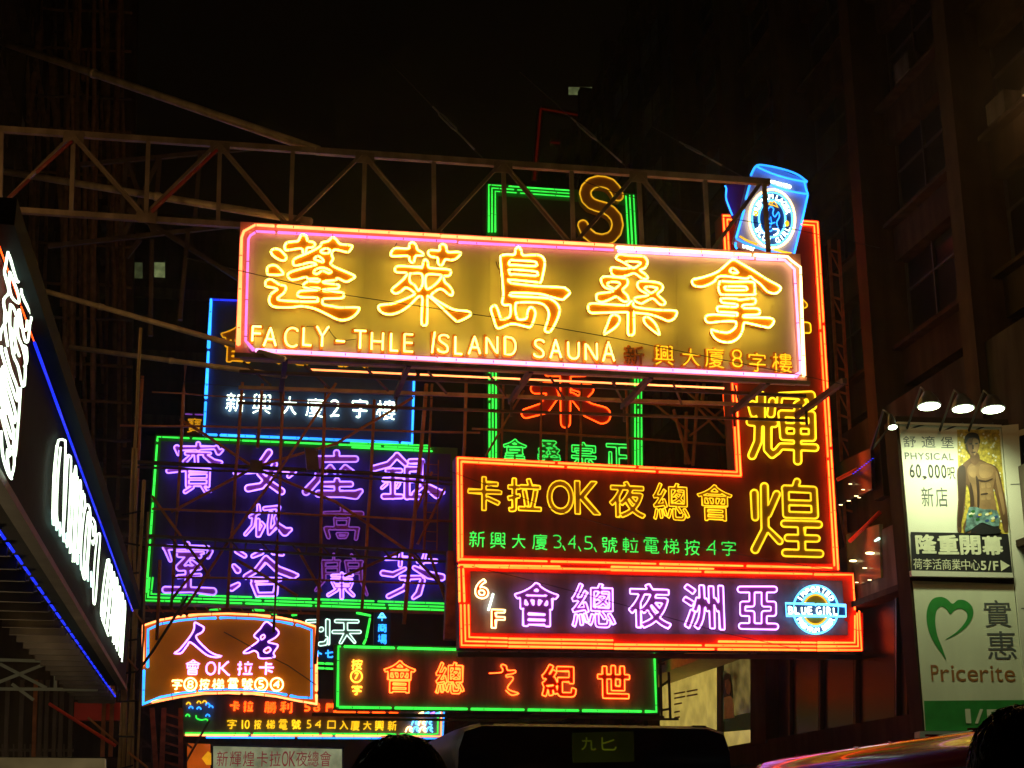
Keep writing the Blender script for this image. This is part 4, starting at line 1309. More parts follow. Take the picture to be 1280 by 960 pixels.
tubes(P8, [(ring(445.5, 845.5, 7, 7.4, n=24), False)], 0.08, 0.024, 'neon_ring', M['neon_orange'], gs)

# ================================================================ signs further back
P9 = across(60.0)
ts = sign_root('white_tube_sign', P9, [(380, 762), (466, 812)], 'small dark sign with white double tube characters between the amber and grey signs')
plate(P9, [np.array([(372, 760), (445, 764), (465, 768), (455, 812), (372, 812)])], 0, 0.3, 'panel', M['black_panel'], ts)
st = [[(285,152,14),(475,155,14)],[(262,248,14),(495,248,14)],[(370,155,16),(372,260,16),(325,345,12)],[(385,260,14),(450,340,10)]]
loops = stroke_loops(st, 380, 755, 180 / 1280, 0.8)
outline_loops(P9, loops, 0.08, 0.022, M['neon_cold'], M['grey_plate'], ts)
st = [[(30,155,14),(110,150,12)],[(205,145,12),(205,280,12)],[(222,145,8),(220,355,8)],[(155,225,20),(150,228,20)],[(145,355,18),(190,350,16),(200,320,10)],[(60,200,12),(60,330,12)]]
outline_loops(P9, stroke_loops(st, 380, 755, 180 / 1280, 0.8), 0.08, 0.022, M['neon_cold'], M['grey_plate'], ts)
for p in ([(446, 766), (463, 769.5)], [(462.5, 773), (458, 797)], [(457.5, 799), (454.5, 805)]):
    neon_run(P9, p, M['neon_green'], ts, 0.08, 0.035, 300, clips=False)
P9b = across(57.0)
bl = sign_root('blue_arcade_sign', P9b, [(468, 762), (488, 808)], 'tiny blue vertical neon sign with an arrow and two characters above the grey sign')
plate(P9b, [np.array([(468, 760), (489, 761), (488, 808), (467, 807)])], 0, 0.25, 'panel', M['black_panel'], bl)
line_char(P9b, '商', (472.5, 779.5, 483.5, 790), 0.08, 0.028, M['neon_blue'], bl)
line_char(P9b, '場', (472, 793, 483.5, 805), 0.08, 0.028, M['neon_blue'], bl)
tubes(P9b, [np.array([(477.5, 765.5), (481.5, 771.5), (473.5, 771.5)])], 0.08, 0.035, 'arrow', M['neon_sky'], bl)
tubes(P9b, [(np.array([(477.5, 768), (477.5, 776)]), False)], 0.08, 0.025, 'arrow', M['neon_blue'], bl)
b2 = sign_root('blue_fragment_sign', P9b, [(396, 808), (419, 828)], 'small blue neon sign end showing one character, right of the amber sign')
plate(P9b, [np.array([(390, 808), (418, 809), (418, 828), (390, 827)])], 0, 0.25, 'panel', M['black_panel'], b2)
line_char(P9b, '七', (406, 812, 417, 822), 0.08, 0.03, M['neon_blue'], b2)
line_char(P9b, '卜', (397, 813, 403, 821), 0.08, 0.03, M['neon_blue'], b2)
for y in (829, 835):
    neon_run(P9b, [(397, y), (418, y + 1)], M['neon_green'], b2, 0.08, 0.03, 10, 2, clips=False)
g3 = sign_root('green_edge_sign', across(62), [(200, 750), (400, 766)], 'long thin sign whose broken green tube edge shows between the violet and amber signs')
P9c = across(62)
skew_quad(P9c, [(205, 757), (440, 765), (440, 800), (205, 800)], 0, 0.3, 'panel', M['black_panel'], g3)
for a, b, y, sl in ((262, 275, 763, -.1), (316, 330, 762.5, 0.05), (337, 345, 765.5, 0.3), (365, 388, 769, -.14), (405, 413, 765, 0)):
    neon_run(P9c, [(a, y), (b, y + sl * (b - a))], M['neon_green'], g3, 0.08, 0.035, 300, clips=False)
for a, b in ((268, 274), (276, 283), (352, 362)):
    neon_run(P9c, [(a, 756.5), (b, 757)], M['neon_red'], g3, 0.08, 0.03, 300, clips=False)

P10 = across(64.0)
QL = [(228, 868), (556, 878), (555, 924), (228, 920)]
es = sign_root('entrance_neon_sign', P10, QL, 'dim far sign with small yellow characters and wave shaped tubes below the amber sign')
skew_quad(P10, QL, 0, 0.4, 'panel', M['grey_panel'], es)
neon_run(P10, [(232, 916.5), (540, 918), (547, 917), (548, 881)], M['neon_green'], es, 0.08, 0.03, 90)
neon_run(P10, [(232, 918.8), (551, 920.4), (552, 881)], M['neon_peach'], es, 0.08, 0.026, 100)
neon_run(P10, [(258, 921.8), (553, 923.2), (555.5, 882)], M['neon_blue'], es, 0.08, 0.026, 100)
for ch, *b in [('字',284,899,296,911),('1',302,900,303.5,911),('0',306,900,312,911),('按',317.5,899.5,326.5,911.5),('梯',333,899.5,343.5,911.5),('電',348.5,899.5,359.5,912),('號',364.5,899.5,376,911.5),('5',383,900,389.5,910.5),('4',393.5,900,402,910.5),
               ('口',409.5,901,419.5,911.5),('入',424,900.5,435.5,912),('廈',438.5,900.5,450,913),('大',453.5,901,465,912.5),('興',468.5,901,480,913.5),('新',484.5,901,496,913.5)]:
    if ch == '1': tubes(P10, [(np.array([(303, 900), (303, 911)]), False)], 0.08, 0.03, 'character', M['neon_amber'], es, n=4)
    else: line_char(P10, ch, b, 0.08, 0.026, M['neon_amber'], es, n=4)
for ch, *b in [('卡',287,876,300,889),('拉',304,876,317,889.5),('勝',331,877,346,891),('利',350,877,365,891),('5',380,879,388,889),('8',392,879,400,889),('門',408,880,420,890)]:
    line_char(P10, ch, b, 0.08, 0.036, M['neon_scarlet'], es, n=4)
for a, b, y in ((420, 444, 890.2), (448, 461, 890.6), (466, 481, 890.8), (487, 497, 891.2)):
    neon_run(P10, [(a, y), (b, y + .3)], M['neon_scarlet'], es, 0.08, 0.03, 300, clips=False)
k = 0
for row, (x0, y0) in enumerate(((507, 915), (514.5, 906.5))):
    for i in range(4):
        x = x0 + i * 8.6
        if row == 1 and i > 2: continue
        p = catmull([(x, y0), (x + 2, y0 - 5), (x + 5.5, y0 - 6.5), (x + 7.4, y0 - 4.6), (x + 5.6, y0 - 4.2), (x + 5.4, y0 - 2), (x + 8.4, y0)], False, 3)
        tubes(P10, [(p, False)], 0.09, 0.032, 'wave_tube', M['neon_hotwhite'] if (i + row) % 2 == 0 else M['neon_sky'], es, n=4)
for i, c_ in enumerate(('neon_hotwhite', 'neon_sky', 'neon_violet', 'neon_sky')):
    neon_run(P10, [(524 + i * 7, 893), (529 + i * 7, 890.5)], M[c_], es, 0.08, 0.035, 300, clips=False)
for x, y, c_ in ((233, 879, 'neon_amber'), (246, 877.5, 'neon_amber'), (253, 877, 'neon_amber'), (236, 884, 'neon_blue'), (246, 885, 'neon_blue'), (257, 880, 'neon_blue'), (261, 883, 'neon_blue'), (257, 894, 'neon_blue'), (232, 894, 'neon_green')):
    tubes(P10, [(catmull([(x, y + 1.5), (x + 2, y - 1), (x + 4.5, y), (x + 5, y + 2)], False, 3), False)], 0.09, 0.026, 'wave_tube', M[c_], es, n=4)
tubes(P10, [(catmull([(245, 894), (246, 898), (252, 900), (258, 899), (261, 903)], False, 4), False)], 0.09, 0.03, 'wave_tube', M['neon_green'], es, n=4)

P11 = across(66.0)
lb = sign_root('orange_lightbox', P11, [(232, 930), (263, 962)], 'backlit orange lightbox at the bottom edge, left of the pale karaoke lightbox', 'lightbox', 'lightboxes at the bottom of the view')
skew_quad(P11, [(234, 929), (263, 930), (263, 975), (234, 975)], 0, 0.4, 'lit_face', M['box_orange'], lb)
plate(P11, [np.array([(252, 948), (260, 939), (264, 942), (264, 956), (258, 956)])], 0.02, 0.02, 'yellow_shape', M['neon_amber_dim'], lb)
l2 = sign_root('karaoke_lightbox', P11, [(266, 932), (425, 975)], 'pale green white lightbox with a row of pink red karaoke characters at the bottom edge', 'lightbox', 'lightboxes at the bottom of the view')
skew_quad(P11, [(266, 932), (428, 936), (428, 985), (266, 985)], 0, 0.4, 'lit_face', M['box_white'], l2)
frame_quad(P11, [(264, 930), (430, 934), (430, 986), (264, 986)], 2.5, 0.03, 0.1, 'frame', M['steel_dark'], l2)
for i, ch in enumerate('新輝煌卡拉OK夜總會'):
    xx = 271 + [0, 16.5, 33, 50, 66, 81.5, 90.5, 99, 113.5, 129][i]
    w = 14 if ch not in 'OK' else 8
    plate(P11, in_box(glyph_outline(ch, 0.0)[0], (xx, 939, xx + w, 958)), 0.01, 0.008, 'character', M['ink_boxred'], l2)

# small sign peeping out left of the blue one
P12 = across(52.0)
ps = sign_root('hidden_orange_sign', P12, [(232, 515), (300, 537)], 'small sign with one orange character peeping out left of the blue bordered sign')
skew_quad(P12, [(231, 514), (300, 518), (300, 552), (231, 548)], 0, 0.3, 'panel', M['black_panel'], ps)
line_char(P12, '寶', (234, 522, 252, 541), 0.08, 0.022, M['neon_amber_dim'], ps)
line_char(P12, '聯', (256, 523, 274, 542), 0.08, 0.022, M['neon_amber_dim'], ps)
neon_run(P12, [(232, 517.5), (240, 518)], M['neon_violet_dim'], ps, 0.08, 0.02, 200, clips=False)
neon_run(P12, [(244, 518), (280, 520)], M['neon_violet_dim'], ps, 0.08, 0.02, 200, clips=False)

# red lit frame of a dark sign high behind the truss, glow tubes added
P13 = across(75.0)
rs = sign_root('red_lit_frame_sign', P13, [(675, 135), (808, 230)], 'red lit empty sign frame with added faint red tubes, high above the letter S')
for q in ([(668, 225), (676, 136), (806, 158), (812, 235)], [(688, 178), (802, 188)]):
    for a, b in zip(q[:-1], q[1:]):
        MB().beam(P13.pt(*a), P13.pt(*b), 0.3, 0.3, P13.n).build('frame_bar', M['steel_dark'], rs)
        neon_run(P13, [a, b], M['added_red_glow'], rs, 0.2, 0.045, 300, clips=False)
# ================================================================ steel truss carrying the sauna sign
PT = across(30.25)
tr = thing('sign_truss', PT.pt(500, 300), 'long steel lattice truss reaching over the street and carrying the big yellow sauna sign', 'truss')
UP = -P1.n
MB().beam(PT.pt(-60, 157.5), PT.pt(395, 189), 0.115, 0.13).build('top_chord', M['steel'], tr)
MB().beam(PT.pt(395, 189), PT.pt(962, 228), 0.13, 0.145).build('top_chord', M['steel'], tr)
MB().beam(PT.pt(-60, 257.5), PT.pt(330, 284), 0.12, 0.12).build('bottom_chord', M['steel'], tr)
MB().beam(PT.pt(330, 284), PT.pt(985, 327), 0.12, 0.12).build('bottom_chord', M['steel'], tr)
for (x0, y0, x1, y1) in [(2,163,0,262),(92,168,89,266),(185.5,176,182.5,272),(275,182,272.5,278),(366,189,363,285),(456,194,454,291),(542,200,543,296),(629,206,632,303),(714,212,717,308),(798,218,803,314),(881,224,886,320),(955,228,961,322)]:
    MB().beam(PT.pt(x0, y0), PT.pt(x1, y1), 0.09, 0.09, P1.n).build('vertical_post', M['steel'], tr)
for (x0, y0, x1, y1) in [(89,174,5,258),(95,171,181,268),(271,184,186,268),(278,183,360,280),(453,196,367,281),(459,196,540,292),(626,208,547,294),(633,207,714,304),(795,221,721,305),(801,220,882,317),(952,231,890,318)]:
    MB().angle(PT.pt(x0, y0), PT.pt(x1, y1), 0.09, 0.02, P1.n).build('diagonal', M['steel'], tr)
for x in (92, 275, 456, 629, 798):
    y = 168.5 + (x - 92) * 0.0705
    MB().cbox(PT.pt(x, y + 3, 0.07), R * 0.42, Z * 0.26, S * 0.012).build('gusset_plate', M['steel'], tr)
for x in (5, 183, 363, 543, 717, 884):
    y = 259 + x * 0.069
    MB().cbox(PT.pt(x, y - 1, 0.07), R * 0.42, Z * 0.26, S * 0.012).build('gusset_plate', M['steel'], tr)
# red light on two left diagonals imitated by added dim glowing tubes
neon_run(PT, [(89, 177), (46, 215)], M['added_red_glow'], tr, 0.1, 0.03, 300, clips=False)
neon_run(PT, [(36, 225), (5, 253)], M['added_red_glow'], tr, 0.1, 0.03, 300, clips=False)
neon_run(PT, [(271, 188), (190, 264)], M['added_red_glow'], tr, 0.1, 0.03, 300, clips=False)

def pole(name, a, b, r, m_, label, cat, parent=None, n=8, joints=()):
    mb = MB(); mb.tube([a, b], r, False, n)
    for t in joints: 
        c = a + (b - a) * t; d = (b - a).normalized() * 0.06
        mb.tube([c - d, c + d], r * 1.25, False, n)
    if parent is None:
        return mb.build(name, m_, None, None, label=label, cat=cat)
    return mb.build(name, m_, parent)
A = across(40)
pole('brace_pole', A.pt(-40, 38), PT.pt(398, 188), 0.105, M['pole_paint'], 'long slanting steel tube coming down from upper left to the top chord of the truss', 'steel pole', joints=(0.42,))
pole('brace_pole', across(38).pt(-40, 207), PT.pt(388, 277), 0.09, M['pole_paint'], 'steel tube running from the left edge to the top left corner of the sauna sign', 'steel pole', joints=(0.6,))
pole('brace_pole', across(33).pt(36, 358), across(29.6).pt(356, 449), 0.06, M['pole_paint'], 'shiny steel tube ending across the lower left corner of the sauna sign', 'steel pole', joints=(0.3,))
pole('brace_pole', across(36).pt(88, 434), across(31.0).pt(357, 470), 0.06, M['pole_paint'], 'lower shiny steel tube reaching under the left end of the sauna sign', 'steel pole', joints=(0.5,))
# rear truss, further away, meets the front one
rt = thing('rear_truss', across(38).pt(200, 250), 'second dark lattice truss behind the first, between it and the scaffolded building', 'truss')
PR = across(38)
for (x0, y0, x1, y1) in [(100, 206, 330, 184), (60, 308, 310, 280), (158, 203, 150, 300), (200, 196, 192, 295), (200, 196, 152, 300), (160, 204, 192, 292), (250, 192, 243, 286), (160, 262, 300, 350), (235, 290, 225, 400), (190, 300, 188, 420), (175, 300, 158, 322)]:
    MB().beam(PR.pt(x0, y0), PR.pt(x1, y1), 0.11, 0.11).build('bar', M['steel_dark'], rt)

# guy cables with turnbuckles above the truss
for i, (x0, y0, x1, y1, t0, t1, lb_) in enumerate([(470, 60, 605, 199, .60, .92, 'left steel guy cable with turnbuckle above the truss'), (650, 90, 793, 217, .52, .90, 'middle steel guy cable with turnbuckle, above the letter S'), (800, 150, 930, 222, .45, .80, 'right steel guy cable with turnbuckle, near the beer can sign')]):
    a, b = across(33.0).pt(x0, y0), PT.pt(x1, y1)
    g = thing('guy_cable', b, lb_, 'cable')
    MB().tube([a, b], 0.012, False, 5).build('cable', M['steel_dark'], g)
    u = (b - a)
    for s in (-1, 1):
        off = R * 0.05 * s
        MB().tube([a + u * t0, a + u * (t0 + .03) + off, a + u * (t0 + .14) + off, a + u * (t0 + .17)], 0.022, False, 6).build('turnbuckle_side', M['galv'], g)
    MB().tube([a + u * (t0 + .17), a + u * t1], 0.022, False, 6).build('threaded_rod', M['galv'], g)
    MB().tube([a + u * (t0 - .05), a + u * t0], 0.022, False, 6).build('threaded_rod', M['galv'], g)

def wire(pts, r, lab, parent=None):
    mb = MB(); mb.tube([Vector(p) for p in pts], r, False, 4)
    return mb.build('wire', M['cable'], None, None, label=lab, cat='wire')
Pw = across(29.3)
wire([Pw.pt(x, y) for x, y in ((230, 322), (299, 338), (420, 367), (540, 385), (640, 400), (760, 421), (900, 449), (1010, 471), (1060, 482))], 0.009, 'thin black wire crossing the face of the big sauna sign')
wire([across(34.2).pt(x, y) for x, y in ((590, 708), (650, 722), (720, 740), (800, 762), (900, 790), (1000, 812))], 0.008, 'thin wire sagging across the sixth floor sign')
wire([across(34.0).pt(x, y) for x, y in ((560, 588), (700, 640), (800, 668), (960, 700), (1060, 715))], 0.008, 'thin wire crossing the maroon karaoke sign')
wire([across(31).pt(x, y) for x, y in ((700, 215), (760, 238), (850, 262), (1000, 288), (1100, 310))], 0.01, 'thin wire crossing over the letter S and the beer can sign')
wire([across(41).pt(x, y) for x, y in ((280, 790), (320, 812), (360, 832), (395, 856))], 0.012, 'thin wire across the right half of the amber sign')
wire([across(33).pt(x, y) for x, y in ((235, 745), (190, 815), (150, 870))], 0.03, 'dark slanting rod crossing the left edge of the amber sign')
wire([across(36).pt(x, y) for x, y in ((150, 470), (280, 482), (420, 488), (560, 500))], 0.008, 'thin pale wire in front of the blue bordered sign')

# ================================================================ bamboo scaffold in front of the violet and blue signs
PS = across(36.6)
sc = thing('bamboo_scaffold', PS.pt(380, 760), 'rust brown bamboo and steel scaffold standing in front of the violet and blue signs', 'scaffold')
def bam(pts, r=0.032, m_='bamboo', pl=PS, off=None, par=None, name='pole'):
    off = random.uniform(-0.12, 0.12) if off is None else off
    n = len(pts)
    q = []
    for i in range(n - 1):
        a, b = pl.pt(*pts[i], off), pl.pt(*pts[i + 1], off)
        L = (b - a).length; k = max(1, int(L / 0.7))
        for j in range(k): 
            jit = Vector((random.uniform(-1, 1), 0, random.uniform(-1, 1))) * 0.012 if (i or j) else Vector()
            q.append(a + (b - a) * (j / k) + jit)
    q.append(pl.pt(*pts[-1], off))
    mb = MB(); mb.tube(q, r, False, 6)
    if m_.startswith('bamboo'):
        for p in range(1, len(q) - 1):
            d = (q[p + 1] - q[p]).normalized() * 0.012
            mb.tube([q[p] - d, q[p] + d], r * 1.18, False, 6)
    return mb.build(name, M[m_], par or sc)
for pts in ([(232,455),(226,560),(219,680),(214,760)], [(303,478),(297,560),(290,666),(284,760)], [(328,480),(322,560)], [(354,478),(350,600),(345,728),(342,790)], [(407,480),(403,600),(399,735),(394,830)],
            [(468,500),(464,600),(457,694),(452,765)], [(583,470),(580,560),(576,600)], [(178,470),(172,600),(165,700)], [(200,700),(196,800)]):
    bam(pts, 0.045)
bam([(533, 480), (526, 560), (513, 694), (505, 780)], 0.055, 'bamboo')
bam([(540, 480), (536, 560), (530, 690)], 0.035, 'rust')
for pts in ([(420,479),(372,555),(289,671),(225,770)], [(516,497),(420,555),(320,583),(214,640)], [(225,524),(320,585),(420,628),(512,690),(560,740)], [(372,686),(402,740)], [(190,620),(222,665),(262,720)], [(262,690),(214,750)], [(430,720),(500,690)], [(296,700),(372,745)], [(556,610),(522,680)], [(540,590),(515,650)], [(536,690),(560,760)]):
    bam(pts, 0.038)
for pts, r, m_ in (([(150,532),(300,534),(440,537),(600,541)], 0.03, 'bamboo'), ([(190,636),(300,640),(440,645),(575,652)], 0.03, 'bamboo'), ([(215,722),(350,724),(560,730)], 0.028, 'bamboo'), ([(190,490),(560,512)], 0.02, 'bamboo')):
    bam(pts, r, m_)
bam([(152, 577), (300, 583), (440, 590), (572, 600)], 0.055, 'steel_dark')
bam([(152, 583), (300, 589), (440, 596), (572, 606)], 0.03, 'steel_dark')
# the dark gangway across, built as a small truss
PG = across(36.3)
gw = thing('scaffold_gangway', PG.pt(360, 690), 'dark horizontal gangway beam crossing the lower part of the violet sign', 'gangway')
MB().beam(PG.pt(150, 668), PG.pt(572, 692), 0.12, 0.07).build('upper_rail', M['steel_dark'], gw)
MB().beam(PG.pt(150, 679), PG.pt(572, 703), 0.10, 0.05).build('lower_rail', M['steel_dark'], gw)
for i in range(22):
    x = 156 + i * 19
    MB().beam(PG.pt(x, 668.5 + (x - 150) * .057), PG.pt(x + (9 if i % 2 else -2), 679 + (x - 150) * .057), 0.04, 0.04).build('strut', M['steel_dark'], gw)
MB().cbox(PG.pt(320, 583), R * 0.30, Z * 0.30, S * 0.1).build('clamp_plate', M['steel_dark'], sc)
# dark hanging box
hb = plate(across(36.1), [np.array([(381, 559), (397, 561), (399, 588), (384, 587)])], 0, 0.25, 'junction_box', M['steel_dark'], None, label='small dark metal box fixed on the scaffold in front of the violet sign', cat='box')
# square post at the right of the violet sign
sp = MB(); sp.beam(across(35.6).pt(566, 690), across(35.6).pt(562, 800), 0.28, 0.28, P1.n)
sp.build('steel_post', M['rust'], None, label='thick rusty steel post beside the left edge of the sixth floor sign', cat='post')
mb = MB()
for a, b in (((530, 575), (530, 690)), ((548, 575), (546, 690)),): mb.beam(PS.pt(*a, .2), PS.pt(*b, .2), 0.03, 0.03)
ld = thing('steel_ladder', PS.pt(540, 690, .2), 'narrow rusty ladder on the right part of the scaffold', 'ladder')
mb.build('side_rail', M['rust'], ld)
for i in range(9):
    MB().beam(PS.pt(530, 580 + i * 12, .2), PS.pt(547, 581 + i * 12, .2), 0.02, 0.02).build('rung', M['rust'], ld)

# ---- scaffold between the karaoke sign and the tower sign
PS2 = across(39.0)
s2 = thing('bamboo_scaffold', PS2.pt(760, 580), 'red lit bamboo scaffold under the sauna sign, left of the tall karaoke characters', 'scaffold')
for pts in ([(629,478),(627,572)], [(677,478),(676,575)], [(709,478),(708,578)], [(727,478),(725,580)], [(782,478),(786,582)], [(842,512),(862,580)], [(858,515),(857,580)], [(872,480),(866,582)], [(880,480),(878,500)]):
    bam(pts, 0.035 if pts[0][0] < 800 else 0.05, 'bamboo', PS2, None, s2)
for pts in ([(590,536),(700,542),(906,556)], [(590,494),(700,498),(909,510)], [(655,488),(607,570)], [(873,510),(906,548)], [(908,508),(862,545)], [(848,480),(905,530)], [(812,500),(862,540)]):
    bam(pts, 0.035, 'bamboo', PS2, None, s2)

# ---- red lit steelwork along the right side of the karaoke sign
PK = across(35.7)
rk = thing('sign_support_frame', PK.pt(1060, 500), 'narrow red lit steel lattice mast along the right edge of the karaoke sign', 'steel frame')
def bar(a, b, w, par, m_='rust', pl=PK): MB().beam(pl.pt(*a), pl.pt(*b), w, w, P1.n).build('bar', M[m_], par)
bar((1036, 300), (1060, 716), 0.07, rk); bar((1048, 300), (1073, 716), 0.07, rk)
for i in range(14):
    x = 1037 + i * 1.72; y = 312 + i * 29.5
    bar((x, y), (x + 12, y + 4), 0.05, rk)
    if i % 2 == 0: bar((x, y), (x + 14, y + 29), 0.035, rk)
bar((1042, 600), (1064, 716), 0.05, rk)
for a, b, lb_ in (((1046, 600), (1158, 542), 'red steel tube rising to the right in front of the shirtless man poster'), ((1062, 677), (1100, 640), 'short red steel tube right of the karaoke sign')):
    pole('red_tube', across(34.6).pt(*a), across(33.6).pt(*b), 0.05, M['border_red'], lb_, 'steel pole')  # both tubes take the red border paint
bk = thing('sign_support_frame', PK.pt(1080, 780), 'small red lit bracket frame beyond the right end of the sixth floor sign', 'steel frame')
for a, b in (((1076, 715), (1084, 800)), ((1090, 715), (1096, 800)), ((1076, 740), (1092, 741)), ((1080, 770), (1095, 772))): bar(a, b, 0.05, bk)
# bars under the sixth floor sign and round the grey sign
uk = thing('sign_support_frame', PK.pt(830, 830), 'steel angle bars under the sixth floor sign', 'steel frame')
bar((572, 818), (1110, 822), 0.11, uk, 'steel_dark'); bar((600, 812), (1080, 815), 0.06, uk, 'rust'); 
for x in (600, 650, 720, 850, 940, 1010): bar((x, 814), (x - 8, 821), 0.05, uk, 'steel_dark')
g2 = thing('sign_support_frame', across(47.4).pt(833, 890), 'thin black lattice post at the right end of the grey sign', 'steel frame')
PQ = across(47.4)
for a, b in (((825, 815), (827, 900)), ((835, 815), (838, 900)), ((825, 830), (835, 829)), ((826, 858), (837, 850)), ((826, 888), (838, 886)), ((800, 899), (848, 899))):
    bar(a, b, 0.07, g2, 'steel_dark', PQ)
bar((390, 893), (830, 897), 0.10, g2, 'steel_dark', PQ); bar((430, 899), (700, 901), 0.07, g2, 'steel_dark', PQ)
# lattice left of the amber sign and below
PN = across(46)
n2 = thing('sign_support_frame', PN.pt(190, 900), 'dark rusty lattice mast below the left end of the amber sign', 'steel frame')
for a, b in (((205, 885), (202, 965)), ((226, 885), (226, 965)), ((190, 885), (195, 960))): bar(a, b, 0.14, n2, 'rust', PN)
for i in range(6): bar((205, 892 + i * 12), (226, 898 + i * 12 * (1 if i % 2 else .98)), 0.06, n2, 'rust', PN)
for a, b in (((170, 918), (205, 948)), ((176, 925), (176, 965)), ((190, 925), (190, 965)), ((170, 932), (212, 934)), ((180, 890), (240, 935)), ((262, 900), (228, 960))): bar(a, b, 0.06, n2, 'steel_dark', PN)
for i in range(14): bar((184 + i * 14.4, 757), (190 + i * 14.4, 766), 0.04, n2, 'rust', PN)
bar((180, 763), (400, 767), 0.06, n2, 'rust', PN)

# ================================================================ bundle of bamboo posts at the end of the white sign
PP = across(27.5)
bp = thing('bamboo_posts', PP.pt(158, 960), 'bundle of yellowish upright bamboo posts with black ties, left of the amber sign', 'bamboo posts')
for x0, x1, r, yt in ((176, 147.5, .032, 410), (167, 153, .036, 560), (180, 159, .036, 600), (170, 165, .03, 560), (185, 171, .022, 640)):
    q = [(x0 + (x1 - x0) * t, yt + (975 - yt) * t) for t in (0, .3, .6, 1)]
    bam(q, r, 'bamboo_pale', PP, random.uniform(-.08, .08), bp)
for i in range(9):
    y = 640 + i * 40; x = 164 - i * 1.2
    MB().beam(PP.pt(x - 12, y + random.uniform(-4, 4), .1), PP.pt(x + 12, y + random.uniform(-4, 4), .1), 0.02, 0.03).build('tie', M['tie'], bp)
for a, b in (((110, 897), (148, 930)), ((160, 940), (185, 960)), ((160, 755), (180, 780)), ((150, 812), (172, 838))):
    bam([a, b], 0.022, 'bamboo', PP, 0.1, bp)

# ================================================================ white neon shop sign along the left pavement
DL = 1.5
PLf = along(DL, -1)
wsn = thing('white_shop_sign', PLf.pt(100, 700), 'long black shop sign with glaring white neon letters seen nearly end on at left', 'neon sign', 'neon signs hanging over the street')
H1, H0 = 4.02 + 1.55 + 0.05, 2.45 + 1.55
Lc = PLf.pt(-60, 400).dot(S)
zt = [PLf.pt(38, 425).z, PLf.pt(150, 725).z]
H1 = zt[0]; H0 = PLf.pt(22, 629).z
Lfar = PLf.pt(157, 850).dot(S)
mb = MB(); mb.box(W(-DL, 8.5, H0), S * (Lfar - 8.5), -R * 0.30, Z * (H1 - H0 + 0.02))
mb.build('sign_case', M['cornice'], wsn)
# projecting cornice above
mb = MB(); mb.box(W(-DL + .14, 8.5, H1 + 0.03), S * (Lfar - 8.4), -R * 0.44, Z * 0.17)
mb.build('cornice', M['cornice'], wsn)
mb = MB(); mb.box(W(-DL + 0.02, 8.5, H0 - 0.06), S * (Lfar - 8.5), -R * 0.1, Z * 0.06)
mb.build('lower_rail', M['steel_dark'], wsn)
# edge tubes
def edge(r, z, s0, s1, m_, rad, seg=1.3, gap=0.05, name='neon_tube'):
    s = s0
    while s < s1:
        e = min(s1, s + seg)
        MB().tube([W(r, s, z), W(r, e - gap, z)], rad, False, 6).build(name, M[m_], wsn)
        s = e
sred = PLf.pt(38, 425).dot(S)
edge(-DL + .03, H1 - 0.02, 8.5, sred, 'neon_scarlet', 0.005)
edge(-DL + .03, H1 - 0.02, sred, Lfar, 'neon_deepblue', 0.012)
mb = MB(); mb.box(W(-DL + .012, 8.5, H1 - 0.9), S * (sred - 8.6), -R * 0.01, Z * 0.88); mb.build('red_face', M['maroon_face'], wsn)
# underside with slats
rb = -1.76
edge(rb, H0, 9.0, 11.6, 'neon_scarlet', 0.014, 0.6, 0.12)
edge(rb, H0, 11.7, Lfar + 2, 'neon_deepblue', 0.014, 0.55, 0.16)
cn = thing('pavement_canopy', W(-3.2, 20, H0), 'underside of a slatted canopy between the white shop sign and the left building', 'canopy')
mb = MB(); mb.box(W(-DL - .3, 8.5, H0 + 0.06), S * (Lfar - 7), -R * 0.5, Z * 0.05); mb.build('soffit', M['steel_dark'], cn)
s = 9.0
while s < Lfar + 2:
    MB().box(W(-DL - .3, s, H0 - 0.02), S * 0.06, -R * 0.5, Z * 0.07).build('cross_bar', M['steel_dark'], cn)
    MB().box(W(rb - 0.02, s, H0 + 0.02), S * 0.34, -R * 0.5, Z * 0.07).build('slat', M['shop_soffit'], cn)
    MB().box(W(rb - 0.02, s + 0.3, H0 - 0.08), S * 0.05, -R * 0.6, Z * 0.1).build('cross_bar', M['steel_dark'], cn)
    s += 0.62
